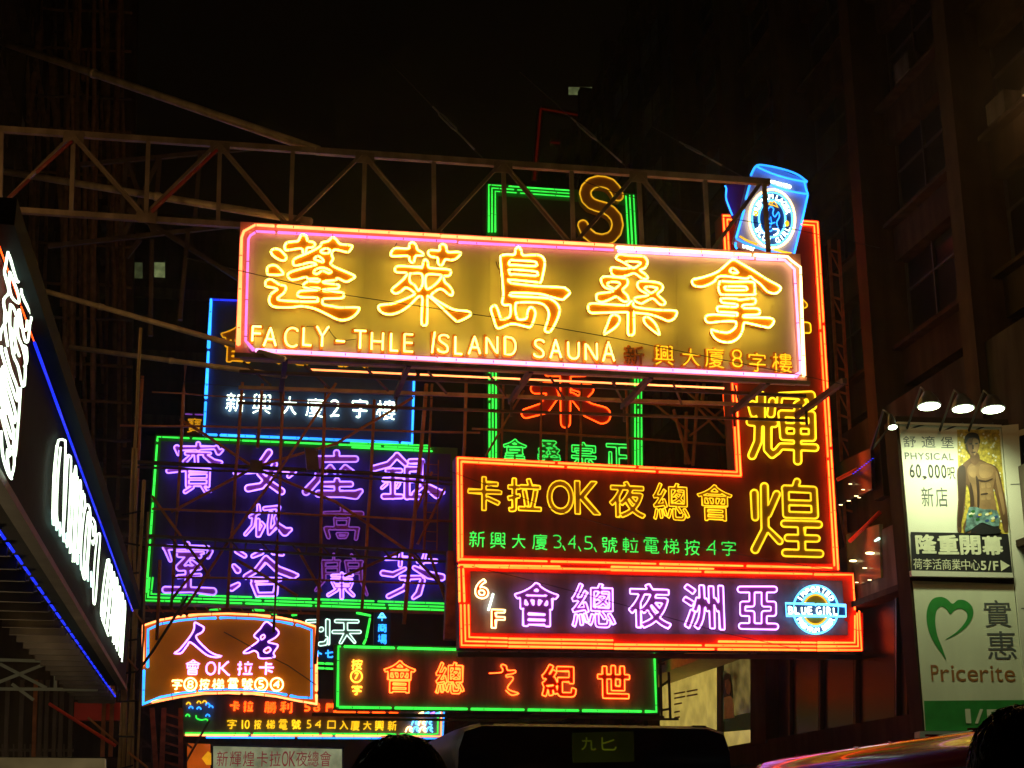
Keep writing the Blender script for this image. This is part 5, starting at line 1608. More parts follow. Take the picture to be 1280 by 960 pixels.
# letters: tall narrow outlines because they are seen almost end on
def wl(pts, r=0.022, k=3, closed=False, m_='neon_white', off=0.06):
    l = catmull(pts, closed, k) if k > 1 else np.array(pts, float)
    return (l, closed)
zz = lambda P: [(x * 200 / 619, 290 + y * 200 / 619) for x, y in P]
near = [
 zz([(32,72),(22,130),(18,160),(35,230),(15,260),(18,300),(30,330),(5,380),(0,420)]),
 zz([(32,72),(62,180),(72,190),(72,155),(85,180),(84,240),(120,320),(115,360),(108,420),(95,415),(80,330),(75,300)]),
 zz([(38,155),(35,200),(45,250),(72,275),(70,240),(52,190),(38,155)]),
 zz([(40,280),(38,360),(50,470),(70,520),(85,590),(95,585),(98,500),(85,440),(70,400),(65,330),(50,290),(40,280)]),
 zz([(20,300),(18,360),(30,440)]), zz([(72,300),(78,360),(100,380),(105,340)]), zz([(90,440),(102,450),(104,500),(94,520)]),
 zz([(5,440),(10,480),(60,640),(68,640),(66,600),(40,530),(20,450)]),
 zz([(12,520),(8,560),(50,725),(60,720),(55,680),(25,580),(12,520)]),
 zz([(5,600),(0,640),(40,785),(48,790),(50,760),(20,650),(5,600)]),
 zz([(0,690),(35,830),(40,860),(30,870)]),
 zz([(80,600),(72,720),(60,860),(52,850),(55,760)]),
 zz([(98,510),(95,590),(85,590)]), zz([(30,840),(28,870),(40,950),(55,900),(52,840),(45,830)]), zz([(5,770),(10,860),(30,930),(45,955)]),
 zz([(0,560),(20,690),(30,700)]), zz([(60,330),(58,420),(75,480)]), zz([(42,370),(60,430),(56,470)])]
lt = tubes(PLf, [wl(p) for p in near], 0.05, 0.0085, 'character', M['neon_shopwhite'], wsn)
z4 = lambda P: [(x * 200 / 738, 540 + y * 200 / 738) for x, y in P]
far = [
 z4([(250,430),(252,250),(265,60),(278,36),(295,38),(302,60),(296,250),(290,450),(275,440),(262,380),(268,200),(280,70)]),
 z4([(242,400),(248,200),(262,60)]), z4([(292,480),(303,300),(312,125),(320,110),(328,135),(322,300),(312,500)]),
 z4([(300,500),(318,520),(330,400),(338,190)]), z4([(322,560),(330,420),(345,175),(352,200),(345,380),(338,560)]), z4([(335,600),(345,400),(358,205)]),
 z4([(345,600),(352,420),(366,235),(374,260),(365,420),(358,600)]), z4([(382,270),(372,420),(366,560)]), z4([(388,285),(392,330),(386,370)]),
 z4([(400,335),(388,380),(376,500),(374,600),(382,660),(392,680),(402,640),(412,520),(418,420),(415,360),(406,335),(400,335)]),
 z4([(406,370),(394,480),(388,600),(392,640),(400,600),(408,480),(410,400),(406,370)]),
 z4([(425,395),(438,420),(440,470),(430,520),(425,500)]), z4([(420,420),(428,440),(430,480)]),
 z4([(450,470),(436,600),(430,770),(440,780),(452,620),(462,480),(450,470)]),
 z4([(495,590),(478,700),(466,830),(474,840),(490,720),(504,600),(495,590)]),
 z4([(480,880),(492,750),(508,620),(515,640),(505,760),(492,900)]), z4([(495,910),(510,760),(522,650),(528,680),(520,800),(506,930)]),
 z4([(512,940),(525,800),(535,680),(542,700),(532,820),(520,970)]), z4([(526,980),(538,840),(548,720),(555,740),(546,860),(535,1000)]),
 z4([(540,1010),(552,880),(560,750),(568,770),(562,880),(550,1030)]), z4([(555,1040),(566,900),(574,780),(578,820),(570,940),(562,1060)]),
 z4([(470,860),(500,940)]), z4([(500,700),(560,850)]), z4([(480,790),(540,920)])]
tubes(PLf, [wl(p) for p in far[:14]], 0.05, 0.009, 'character', M['neon_shopwhite'], wsn)
tubes(PLf, [wl(p) for p in far[14:]], 0.05, 0.011, 'character', M['neon_shopwhite'], wsn)
for k in range(12):
    t = k / 11
    pts = [(66 + t * 48, 640 + t * 75), (66.5 + t * 48, 655 + t * 78)]
    neon_run(PLf, pts, M['neon_cold'], wsn, 0.04, 0.012, 300, clips=False)

# ================================================================ left buildings and their bamboo scaffold
def facade(name, label, r, side, s0, s1, h, fh, bw, wall, lit=0.03, depth=12, z0=0.0, proud=0.35, group=None, skipfloor=1, win_parts=True, glassm='glass_dark'):
    """a wall along the street with real spandrels, piers, recessed windows and panes"""
    t = thing(name, W(r * 1.0, (s0 + s1) / 2, 0), label, 'building', group)
    sg = 1 if side > 0 else -1
    mb = MB(); mb.box(W(r + sg * 0.3, s0, z0), S * (s1 - s0), R * sg * depth, Z * (h - z0)); mb.build('wall', M[wall], t)
    nf = int((h - z0) / fh); nb = max(1, int((s1 - s0) / bw))
    for i in range(nf + 1):
        MB().box(W(r - sg * 0.12, s0, z0 + i * fh - 0.45), S * (s1 - s0), R * sg * 0.43, Z * 0.9).build('spandrel', M[wall], t)
        MB().box(W(r - sg * 0.38, s0, z0 + i * fh + 0.45), S * (s1 - s0), R * sg * 0.68, Z * 0.10).build('ledge', M[wall], t)
    for j in range(nb + 1):
        ss = s0 + j * (s1 - s0) / nb
        MB().box(W(r - sg * proud, ss - 0.3, z0), S * 0.6, R * sg * (proud + 0.3), Z * (h - z0)).build('pier', M[wall], t)
    rnd = random.Random(hash(label) % 1000 if False else len(label))
    for i in range(skipfloor, nf):
        for j in range(nb):
            a = s0 + (j + 0) * (s1 - s0) / nb + 0.3; b = s0 + (j + 1) * (s1 - s0) / nb - 0.3
            zb, zt_ = z0 + i * fh + 0.56, z0 + (i + 1) * fh - 0.46
            m_ = 'glass_dark' if rnd.random() > lit else rnd.choice(['lit_green', 'lit_warm'])
            n = 3; w = (b - a) / n
            fm = MB()
            for q in range(n + 1): fm.box(W(r + sg * 0.14, a + q * w - 0.03, zb), S * 0.06, R * sg * 0.1, Z * (zt_ - zb))
            fm.box(W(r + sg * 0.15, a, zb), S * (b - a), R * sg * 0.09, Z * 0.06)
            fm.box(W(r + sg * 0.15, a, zb + (zt_ - zb) * 0.66), S * (b - a), R * sg * 0.09, Z * 0.05)
            wo_ = fm.build('window', M['win_frame'], t)
            g = MB(); g.box(W(r + sg * 0.22, a, zb), S * (b - a), R * sg * 0.02, Z * (zt_ - zb)); g.build('pane', M[m_], wo_)
            if rnd.random() < 0.35:
                q = a + rnd.uniform(0, (b - a) - 0.9)
                MB().box(W(r - sg * 0.42, q, z0 + i * fh + 0.56), S * 0.8, R * sg * 0.5, Z * 0.5).build('air_conditioner', M['ac'], t)
    return t
facade('apartment_building', 'dark scaffolded building on the left behind the bamboo poles', -7.6, -1, 30, 78, 46, 3.2, 4.8, 'concrete_dk', 0.0, z0=0)
rbld = facade('office_building', 'brown office building with ledges and piers on the right side of the street', 16.4, 1, 8, 49, 62, 3.3, 4.6, 'tile_brown', 0.0, z0=9.6, proud=0.9)
facade('office_building', 'second dark building further down the right side, beyond the karaoke sign', 17.2, 1, 50, 85, 40, 3.4, 5.0, 'concrete_dk', 0.0, z0=0)

# far building closing the street
fb = thing('far_building', across(110).pt(200, 400), 'far dark building with a few pale green lit windows, seen past the left scaffold', 'building')
PFB = across(110)
mb = MB(); mb.prism([[PFB.pt(x, y) for x, y in ((120, -60), (250, -60), (640, 560), (640, 1045), (120, 1045))]], -PFB.n * 12)
MB().box(W(-9, 110, 0), R * 15, S * 12, Z * 48).build('wall', M['concrete_dk'], fb)
for i in range(8):
    MB().box(W(-9, 109.7, 6 + i * 5), R * 15, S * 0.4, Z * 0.8).build('ledge', M['concrete'], fb)
for (x0, y0, x1, y1, m_) in ((161,327,179,348,'lit_green'),(192,327,207,347,'lit_green'),(144,246,152,250,'lit_warm'),(172,249,179,252,'lit_green'),(150,541,160,545,'lit_warm'),(181,538,195,544,'lit_warm'),(128,588,137,591,'lit_green'),(144,329,155,345,'glass_dark')):
    w = plate(PFB, [np.array([(x0, y0), (x1, y0 + .6), (x1, y1 + .6), (x0, y1)])], 0.06, 0.05, 'window', M['win_frame'], fb)
    plate(PFB, [np.array([(x0 + .8, y0 + .8), (x1 - .8, y0 + 1.2), (x1 - .8, y1), (x0 + .8, y1 - .8)])], 0.10, 0.03, 'pane', M[m_], w)
fb2 = thing('far_building', across(125).pt(760, 200), 'far dark tower high in the middle with three faint lit windows', 'building')
MB().box(W(32, 125, 0), R * 12, S * 12, Z * 72).build('wall', M['concrete_dk'], fb2)
PF2 = across(125)
for (x0, y0, x1, y1, m_) in ((710,108,744,119,'lit_green'),(784,192,800,198,'lit_green'),(788,204,801,211,'lit_green'),(783,130,787,146,'lit_warm'),(800,135,805,148,'lit_warm'),(672,134,676,139,'lit_green')):
    w = plate(PF2, [np.array([(x0, y0), (x1, y0 + .6), (x1, y1 + .6), (x0, y1)])], 0.06, 0.05, 'window', M['win_frame'], fb2)
    plate(PF2, [np.array([(x0 + .8, y0 + .8), (x1 - .8, y0 + 1.2), (x1 - .8, y1), (x0 + .8, y1 - .8)])], 0.10, 0.03, 'pane', M[m_], w)

# bamboo scaffold on the left building: poles in two layers, ledgers, slanting braces
lsc = thing('bamboo_scaffold', W(-6.6, 50, 0), 'tall dense bamboo scaffold covering the dark building in the upper left', 'scaffold')
PLS = across(46)
rnd = random.Random(5)
def lpole(x0, y0, x1, y1, r, m_='bamboo_dark'):
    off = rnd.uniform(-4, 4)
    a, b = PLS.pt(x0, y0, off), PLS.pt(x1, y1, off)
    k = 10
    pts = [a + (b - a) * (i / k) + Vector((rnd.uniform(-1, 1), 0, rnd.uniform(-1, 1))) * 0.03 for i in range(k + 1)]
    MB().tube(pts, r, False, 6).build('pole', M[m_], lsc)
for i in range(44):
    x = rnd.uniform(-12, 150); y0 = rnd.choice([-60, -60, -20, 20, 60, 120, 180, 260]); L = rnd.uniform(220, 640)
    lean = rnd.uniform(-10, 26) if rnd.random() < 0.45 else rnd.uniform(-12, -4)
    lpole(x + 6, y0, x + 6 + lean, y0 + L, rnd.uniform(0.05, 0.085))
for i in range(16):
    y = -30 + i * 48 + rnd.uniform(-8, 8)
    lpole(-20, y - 5, 165, y + 4, 0.05, 'steel_dark' if i % 3 == 0 else 'bamboo_dark')
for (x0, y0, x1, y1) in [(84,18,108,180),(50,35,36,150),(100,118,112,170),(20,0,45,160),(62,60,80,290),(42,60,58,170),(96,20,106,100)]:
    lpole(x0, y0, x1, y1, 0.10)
sl = thing('assumed_shop_lamp', W(-3.6, 17, 2.6), 'assumed warm round lamp hanging under the left canopy, outside the picture', 'lamp')  # assumed lamp out of view, put in to brighten the canopy slats
MB().tube([W(-3.6, 17, 4.0), W(-3.6, 17, 2.8)], 0.01, False, 5).build('cord', M['cable'], sl)
mb = MB(); mb.tube([W(-3.6, 17, 2.85), W(-3.6, 17, 2.75), W(-3.6, 17, 2.62)], [0.05, 0.16, 0.22], False, 16); mb.build('shade', M['lamp_shell'], sl)
mb = MB(); mb.tube([W(-3.6, 17, 2.61), W(-3.6, 17, 2.56), W(-3.6, 17, 2.50)], [0.15, 0.16, 0.08], False, 12); mb.build('lamp_glass', M['downlight'], sl)
sll = bpy.data.lights.new('assumed_lamp_light', 'POINT'); sll.energy = 160; sll.color = (1.0, 0.72, 0.36); sll.shadow_soft_size = 0.2
slo = bpy.data.objects.new('assumed_lamp_light', sll); COL.objects.link(slo); slo.parent = sl; slo.location = W(-3.6, 17, 2.35) - wloc(sl)
# masonry column edge of the left building with gable panels
ce = thing('brick_pier', across(58).pt(155, 300), 'stepped brown pier at the right edge of the scaffolded left building', 'building pier')
PCE = across(58)
MB().beam(PCE.pt(160, -60), PCE.pt(142, 960), 0.9, 0.9, P1.n).build('shaft', M['concrete'], ce)
for i in range(22):
    y = -20 + i * 42
    MB().cbox(PCE.pt(140 - i * .6, y), R * 0.55, Z * 0.8, S * 0.9).build('block', M['concrete'], ce)

# lower left: teal steel truss, red interior, cream fascia
tt = thing('teal_truss', along(5.2, -1).pt(80, 845), 'pale green steel lattice beam low on the left under the canopy', 'truss')
PTT = across(24)
for a, b in (((-30, 824), (72, 827)), ((72, 827), (100, 845)), ((-30, 861), (122, 862)), ((-10, 856), (62, 828)), ((0, 830), (58, 860)), ((70, 828), (69, 862)), ((84, 860), (104, 848)), ((15, 855), (42, 875))):
    MB().beam(PTT.pt(*a), PTT.pt(*b), 0.045, 0.045).build('bar', M['grey_plate'], tt)
sf = thing('corner_shop', W(-5.4, 30, 0), 'cream shop fascia with dark red interior at the bottom left corner', 'shop')
PSF = across(32)
skew_quad(PSF, [(-60, 946), (131, 948), (131, 990), (-60, 990)], 0.3, 0.4, 'fascia', M['glow_fascia'], sf)
skew_quad(PSF, [(93, 878), (150, 878), (150, 900), (92, 900)], 0.0, 0.3, 'red_wall', M['border_red'], sf)
skew_quad(PSF, [(-60, 700), (140, 700), (150, 946), (-60, 946)], -0.8, 0.3, 'back_wall', M['concrete_dk'], sf)
for x in (10, 28, 45, 52, 60, 70, 78, 90, 131, 141):
    MB().beam(PSF.pt(x, 850), PSF.pt(x - 3, 946), 0.08, 0.08).build('post', M['rust' if x % 2 else 'steel_dark'], sf)
MB().beam(PSF.pt(-60, 937), PSF.pt(92, 938), 0.05, 0.05).build('rail', M['steel_dark'], sf)
for i in range(14):
    MB().beam(PSF.pt(-4 + i * 7, 930), PSF.pt(-4 + i * 7, 946), 0.03, 0.03).build('railing_bar', M['steel_dark'], sf)
pole('slanting_pole', across(28).pt(62, 880), across(27).pt(144, 932), 0.03, M['border_red'], 'thin red slanting tube low on the left beside the bamboo posts', 'steel pole')

# ================================================================ ground floor of the right building
PRB = along(15.6, 1)
rg = thing('shop_arcade', PRB.pt(1000, 930), 'dark glazed shop windows over a stone plinth at the foot of the right building', 'shop front')
def rq(q, off, th, name, m_, par): return skew_quad(PRB, q, off, th, name, M[m_], par)
vpx, vpy = 271, 1048
def ly(y1150, x): return vpy + (y1150 - vpy) * (x - vpx) / (1150 - vpx)
def band(x0, x1, ya, yb, off, th, name, m_, par=rg):
    return rq([(x0, ly(ya, x0)), (x1, ly(ya, x1)), (x1, ly(yb, x1)), (x0, ly(yb, x0))], off, th, name, m_, par)
band(560, 1300, 890, 925, 0.3, 0.8, 'plinth', 'tile_brown')
band(560, 1300, 925, 1150, 0.2, 0.8, 'plinth', 'concrete')
band(560, 1300, 640, 720, 0.25, 0.8, 'fascia', 'concrete')
band(560, 1300, 720, 728, 0.45, 1.0, 'fascia_trim', 'tile_brown')
band(560, 1300, 480, 640, -0.1, 0.3, 'upper_wall', 'concrete_dk')
for x0, x1 in ((958, 985), (988, 1023), (1026, 1067), (1070, 1118), (1121, 1134)):
    p_ = band(x0, x1, 728, 890, -0.05, 0.05, 'window', 'glass_dark')
for x in (986, 1024.5, 1068.5, 1119.5):
    band(x - 1, x + 1, 728, 890, 0.05, 0.1, 'mullion', 'win_frame')
band(938, 957, 728, 895, 0.35, 0.5, 'pier', 'tile_brown')
# lit poster windows past the pier
pw = thing('poster_window', PRB.pt(880, 930), 'yellow backlit shop posters with a portrait, under the right end of the sixth floor sign', 'poster')
rq([(825, 852), (895, 826), (896, 935), (825, 935)], 0.02, 0.1, 'yellow_poster', 'shop_yellow', pw)
rq([(897, 825), (939, 806), (940, 940), (897, 935)], 0.0, 0.1, 'photo_poster', 'poster_photo', pw)
rq([(896, 820), (901, 818), (902, 935), (896, 935)], 0.1, 0.1, 'divider', 'steel_dark', pw)
rq([(905, 898), (939, 890), (940, 912), (905, 915)], 0.03, 0.02, 'green_band', 'ink_green', pw)
rq([(905, 915), (940, 912), (940, 938), (905, 938)], 0.03, 0.02, 'white_band', 'shop_yellow', pw)
rq([(899, 842), (907, 838), (910, 900), (901, 903)], 0.03, 0.02, 'photo_strip', 'lit_green', pw)
z6 = lambda pts: [np.array([(800 + x / 3.556, 800 + y / 3.556) for x, y in pts])]
plate(PRB, z6([(372,160),(385,145),(400,155),(408,200),(412,250),(400,330),(385,335),(372,260),(366,200)]), 0.05, 0.02, 'hair_print', M['ink_black'], pw)
plate(PRB, z6([(378,180),(392,172),(402,190),(404,225),(396,245),(384,235),(378,205)]), 0.075, 0.02, 'face_print', M['ink_skin_hi'], pw)
plate(PRB, z6([(374,255),(400,248),(412,262),(418,345),(372,352)]), 0.075, 0.02, 'shirt_print', M['ink_cream'], pw)
for i, (y, w_) in enumerate(((238, 1), (258, 1), (285, 0.7), (320, .5), (345, .5))):
    for j in range(2 if i < 2 else 1):
        x0 = 152 + j * 55
        plate(PRB, z6([(x0, y - x0 * .18 + 25), (x0 + 48 * w_, y - (x0 + 48 * w_) * .18 + 25), (x0 + 48 * w_, y + 7 - (x0 + 48 * w_) * .18 + 25), (x0, y + 7 - x0 * .18 + 25)]), 0.03, 0.01, 'text_line', M['ink_brown'], pw)
band(560, 958, 700, 722, 1.6, 1.2, 'soffit', 'shop_soffit')
# lit upper windows with warm ceiling lamps
lw = thing('lit_shop_window', PRB.pt(1080, 700), 'lit upstairs window with warm ceiling spots right of the karaoke sign', 'window')
PRW = along(15.3, 1)
skew_quad(PRW, [(1058, 668), (1099, 655), (1101, 722), (1060, 735)], 0.0, 0.1, 'lit_room', M['lit_warm'], lw)
skew_quad(PRW, [(1044, 580), (1088, 560), (1090, 612), (1046, 632)], 0.0, 0.1, 'lit_room', M['lit_warm'], lw)
for x, y, rr in ((1065.5, 701, 4), (1086.5, 691.5, 5), (1080, 710, 2), (1050, 631, 1.6), (1060, 626, 1.6), (1069.5, 620, 1.8), (1073, 622, 1.2), (1062, 605, 1.4), (1078, 612, 1.3), (1086, 725, 1.5), (1070, 728, 1.3)):
    plate(PRW, [ring(x, y, rr, rr * .35, n=12)[:-1]], 0.1, 0.04, 'downlight', M['downlight'], lw)
neon_run(PRW, [(1094, 676), (1099, 673)], M['neon_cold'], lw, 0.1, 0.03, 300, clips=False)
for i in range(10): 
    plate(PRW, [ring(1066 + i * 2.7, 592 - i * 2.1, .6, .6, n=6)[:-1]], 0.1, 0.03, 'fairy_light', M['neon_deepblue'], lw)

# ================================================================ billboard column on the right
ang = math.radians(84.9)
nb = Vector((-math.cos(ang), -math.sin(ang), 0)); 
ext = Vector((math.sin(ang), math.cos(ang), 0)); nb = Vector((ext.y, -ext.x, 0))
c0 = across(27).pt(1140, 720)
PB_ = Plane(nb, c0.dot(nb))
bb = thing('billboard', PB_.pt(1205, 910), 'tall lit cream billboard column with a shirtless man poster above a green heart shop advert', 'billboard')
def bq(q, off, th, name, m_, par=None): return skew_quad(PB_, q, off, th, name, M[m_], par or bb)
bq([(1119, 520), (1260, 524), (1290, 925), (1154, 914)], -0.02, 0.7, 'column', 'tile_brown')
up = bq([(1124, 530), (1251, 534), (1266, 716), (1140, 713)], 0.03, 0.05, 'upper_poster', 'poster')
lo = bq([(1141, 726), (1267, 730), (1285, 913), (1156.5, 913)], 0.0, 0.03, 'lower_poster', 'poster_low')
bq([(1139, 713), (1266, 716), (1267, 722), (1140, 720)], 0.10, 0.14, 'poster_rail', 'poster_side')
bq([(1121.5, 527), (1252, 531), (1252, 534), (1121.5, 530)], 0.08, 0.14, 'top_rail', 'poster_side')
bq([(1252, 532), (1273, 530), (1296, 915), (1286, 915)], 0.04, 0.5, 'side_cladding', 'poster_side')
bq([(1273, 538), (1330, 520), (1345, 915), (1296, 915)], 0.0, 0.3, 'side_cladding', 'poster_side')
bq([(1275, 545), (1330, 530), (1336, 640), (1280, 646)], 0.05, 0.05, 'dark_screen', 'glass_dark')
for y in (605, 680, 760, 840):
    bq([(1257 + (y - 530) * .085, y), (1279 + (y - 530) * .065, y - 1), (1279 + (y - 530) * .065, y), (1257 + (y - 530) * .085, y + 1)], 0.045, 0.01, 'seam', 'ink_grey')
zb = lambda pts: [np.array([(1100 + x * 180 / 751, 490 + y * 230 / 960) for x, y in pts])]
def bp_(pts, m_, off, name, par=up, k=0):
    l = zb(pts)
    if k: l = [simplify(catmull(l[0], True, k), 0.05)]
    return plate(PB_, l, off, 0.004, name, M[m_], par)
bp_([(402,196),(622,196),(668,740),(420,740)], 'ink_gold', 0.04, 'gold_ground')
for i in range(60):
    x = random.choice([random.uniform(408, 436), random.uniform(530, 612), random.uniform(585, 640)]); y = random.uniform(205, 700) if x < 500 or x > 585 else random.uniform(205, 330)
    if x > 600 and y < 300: x -= 20
    bp_([(x, y), (x + 7, y - 3), (x + 10, y + 5), (x + 3, y + 8)], 'poster', 0.0455 + i * .0001, 'pale_patch', k=2)
bp_([(160,730),(668,740),(690,945),(168,942)], 'ink_black', 0.05, 'black_band')
# the printed man: body, lit planes, shorts, head
bp_([(470,345),(520,350),(560,370),(600,385),(622,420),(640,500),(655,570),(665,640),(668,720),(650,728),(640,700),(628,640),(610,560),(592,500),(598,560),(612,630),(612,720),(440,735),(450,660),(470,590),(466,520),(452,480),(446,540),(440,620),(425,680),(425,730),(405,728),(402,660),(408,560),(404,470),(404,400),(430,378)], 'ink_skin', 0.052, 'body_print', k=2)
bp_([(478,372),(520,362),(570,378),(604,402),(600,450),(590,520),(606,612),(540,614),(500,600),(486,520),(462,450),(456,400)], 'ink_skin_mid', 0.0545, 'torso_tone', k=3)
bp_([(524,378),(560,382),(588,402),(586,432),(560,448),(528,446),(516,420)], 'ink_skin_hi', 0.056, 'chest_light', k=3)
bp_([(470,392),(496,386),(502,420),(494,446),(474,440),(462,420)], 'ink_skin_hi', 0.056, 'chest_light', k=3)
for yy in (478, 508, 540):
    bp_([(526,yy),(546,yy-3),(549,yy+20),(528,yy+22)], 'ink_skin_hi', 0.056, 'belly_light', k=3)
    bp_([(556,yy-3),(574,yy-2),(578,yy+19),(558,yy+20)], 'ink_skin_hi', 0.056, 'belly_light', k=3)
bp_([(606,410),(618,440),(632,500),(644,560),(652,620),(644,640),(630,580),(614,510),(604,450)], 'ink_skin_hi', 0.056, 'arm_light', k=3)
bp_([(410,395),(440,385),(448,430),(444,520),(430,640),(420,700),(408,690),(414,560),(408,470)], 'ink_skin_dk', 0.056, 'arm_shade', k=3)
bp_([(500,440),(514,460),(520,520),(518,600),(508,600),(506,520)], 'ink_skin_dk', 0.058, 'muscle_line', k=3)
bp_([(512,455),(550,462),(585,450),(583,458),(548,470),(514,464)], 'ink_skin_dk', 0.060, 'muscle_line', k=3)
bp_([(470,470),(486,520),(490,590),(474,600),(470,540)], 'ink_skin_dk', 0.058, 'muscle_line', k=3)
bp_([(528,530),(560,526),(560,534),(528,538)], 'ink_skin_dk', 0.058, 'muscle_line', k=3)
bp_([(470,350),(480,310),(512,320),(520,352),(500,380),(480,372)], 'ink_skin', 0.058, 'neck_print', k=3)
bp_([(446,250),(458,222),(490,218),(514,240),(518,275),(510,310),(492,338),(470,325),(456,300)], 'ink_skin', 0.062, 'face_print', k=3)
bp_([(486,245),(512,250),(516,280),(506,312),(492,330),(484,290)], 'ink_skin_hi', 0.066, 'face_light', k=3)
bp_([(442,270),(443,236),(460,216),(488,211),(512,222),(521,250),(519,270),(510,244),(488,236),(462,242),(452,262)], 'ink_black', 0.070, 'hair_print', k=3)
for a in ((466, 268), (496, 267)): bp_([(a[0], a[1]), (a[0] + 14, a[1] - 2), (a[0] + 13, a[1] + 5), (a[0] + 2, a[1] + 6)], 'ink_black', 0.070, 'eye_print')
bp_([(476,312),(500,311),(496,318),(480,318)], 'ink_skin_dk', 0.070, 'mouth_print')
bp_([(482,275),(488,276),(490,298),(480,299)], 'ink_skin_dk', 0.070, 'nose_print')
bp_([(448,270),(455,275),(462,305),(470,325),(458,310),(449,288)], 'ink_skin_dk', 0.070, 'face_shade', k=2)
bp_([(466,600),(540,612),(612,620),(620,700),(560,690),(530,680),(500,700),(446,732),(448,690)], 'ink_shorts', 0.066, 'shorts_print', k=2)
bp_([(520,685),(560,696),(618,706),(622,738),(470,738)], 'ink_black', 0.070, 'shorts_shade', k=2)
for i in range(14):
    x, y = random.uniform(460, 600), random.uniform(618, 680)
    bp_([(x, y), (x + 16, y - 6), (x + 20, y + 5), (x + 4, y + 9)], ('ink_cream', 'ink_dkgreen', 'ink_gold', 'teal_panel')[i % 4], 0.0705 + i * .0002, 'shorts_motif', k=2)


def ptext(txt, x0, y0, x1, y1, m_, off, par, bold=0.0, sl=0.02, gaps=None, thin=False, asp=False):
    """printed lettering in a row; box in photograph pixels"""
    n = len(txt)
    ws = [max(raw_glyph(c)[1], 0.22) if c != ' ' else 0.5 for c in txt]
    tot = sum(ws) + 0.16 * (n - 1)
    x = x0
    for c, w in zip(txt, ws):
        cw = w / tot * (x1 - x0)
        if c != ' ':
            a, b = y0, y1
            if c in ',': a = y1 - (y1 - y0) * .15; b = y1 + (y1 - y0) * .12
            if c in 'aceimnorsuvwxz' and any(q in 'PA' for q in txt): a = y0 + (y1 - y0) * (0.28 if c != 'i' else 0.02)
            if c == 't': a = y0 + (y1 - y0) * .12
            dx = (x + cw / 2 - x0) * sl
            loops = glyph_outline(c, bold)[0] if bold else [simplify(l, .002) for l in raw_glyph(c)[0]]
            o = plate(PB_, in_box_flat(loops, (x, a + dx, x + cw, b + dx)), off, 0.004, 'character', M[m_], par)
        x += cw + 0.16 / tot * (x1 - x0)


def in_box_flat(loops, b):
    lean = 0.082
    yc = (b[1] + b[3]) / 2
    return [np.array([(b[0] + p[0] * (b[2] - b[0]) + lean * (b[1] + p[1] * (b[3] - b[1]) - yc), b[1] + p[1] * (b[3] - b[1])) for p in l]) for l in loops]


for ch, b in (('舒', (1129, 545, 1145, 559)), ('適', (1152, 545, 1169, 559.5)), ('堡', (1176, 546, 1192, 560))):
    plate(PB_, in_box_flat(raw_glyph(ch)[0], b), 0.036, 0.004, 'character', M['ink_grey'], up)
ptext('PHYSICAL', 1131, 565.5, 1192, 574, 'ink_grey', 0.036, up, 0.012)
ptext('60,000', 1137, 580, 1183, 597, 'ink_black', 0.036, up, 0.02)
plate(PB_, in_box_flat(glyph_outline('呎', 0.01)[0], (1184.5, 584, 1194, 599)), 0.036, 0.004, 'character', M['ink_black'], up)
for ch, b in (('新', (1152, 609, 1167, 633)), ('店', (1169.5, 609, 1184.5, 633.5))):
    plate(PB_, in_box_flat(raw_glyph(ch)[0], b), 0.036, 0.004, 'character', M['ink_grey'], up)
for i, ch in enumerate('隆重開幕'):
    x = 1144.5 + i * 27.7
    plate(PB_, in_box_flat(glyph_outline(ch, 0.035)[0], (x, 668 + i * .6, x + 26, 692.5 + i * .5)), 0.056, 0.004, 'character', M['ink_cream'], up)
for i, ch in enumerate('荷李活商業中心'):
    x = 1141.8 + i * 12
    plate(PB_, in_box_flat(raw_glyph(ch)[0], (x, 698 + i * .25, x + 11, 711.5 + i * .2)), 0.056, 0.004, 'character', M['ink_cream'], up)
ptext('5/F', 1226, 701, 1248, 712.5, 'ink_cream', 0.056, up, 0.03)
plate(PB_, [np.array([(1250.5, 700), (1262.5, 707), (1251.5, 714)])], 0.056, 0.004, 'arrow', M['ink_cream'], up)

zl = lambda pts: np.array([(1120 + x * 160 / 668, 700 + y * 230 / 960) for x, y in pts])
heart = catmull([(262,520),(240,490),(205,440),(175,380),(160,310),(165,250),(190,205),(230,192),(265,203),(295,228),(325,208),(365,213),(398,245),(402,290),(375,340),(320,385),(258,415),(310,380),(350,340),(372,300),(365,268),(335,253),(305,262),(285,282),(262,255),(235,243),(212,265),(205,320),(215,390),(240,455)], True, 4)
plate(PB_, [zl(heart)], 0.006, 0.004, 'heart_logo', M['ink_green'], lo)
for ch, b in (('實', (1230, 750, 1264, 784)), ('惠', (1234, 789, 1270, 824))):
    plate(PB_, in_box_flat(raw_glyph(ch)[0], b), 0.006, 0.004, 'character', M['ink_grey'], lo)
ptext('Pricerite', 1164, 831, 1269, 851, 'ink_brown', 0.006, lo, 0.0, 0.01)
plate(PB_, [np.array([(1155, 876), (1282, 875), (1286, 913.5), (1157, 913.5)])], 0.004, 0.004, 'green_band', M['ink_green'], lo)
ptext('1/F', 1207, 886, 1250, 904, 'poster_low', 0.012, lo, 0.02)
bq([(1150, 914), (1300, 914), (1300, 919), (1150, 922)], 0.15, 0.3, 'base_rail', 'grey_plate')

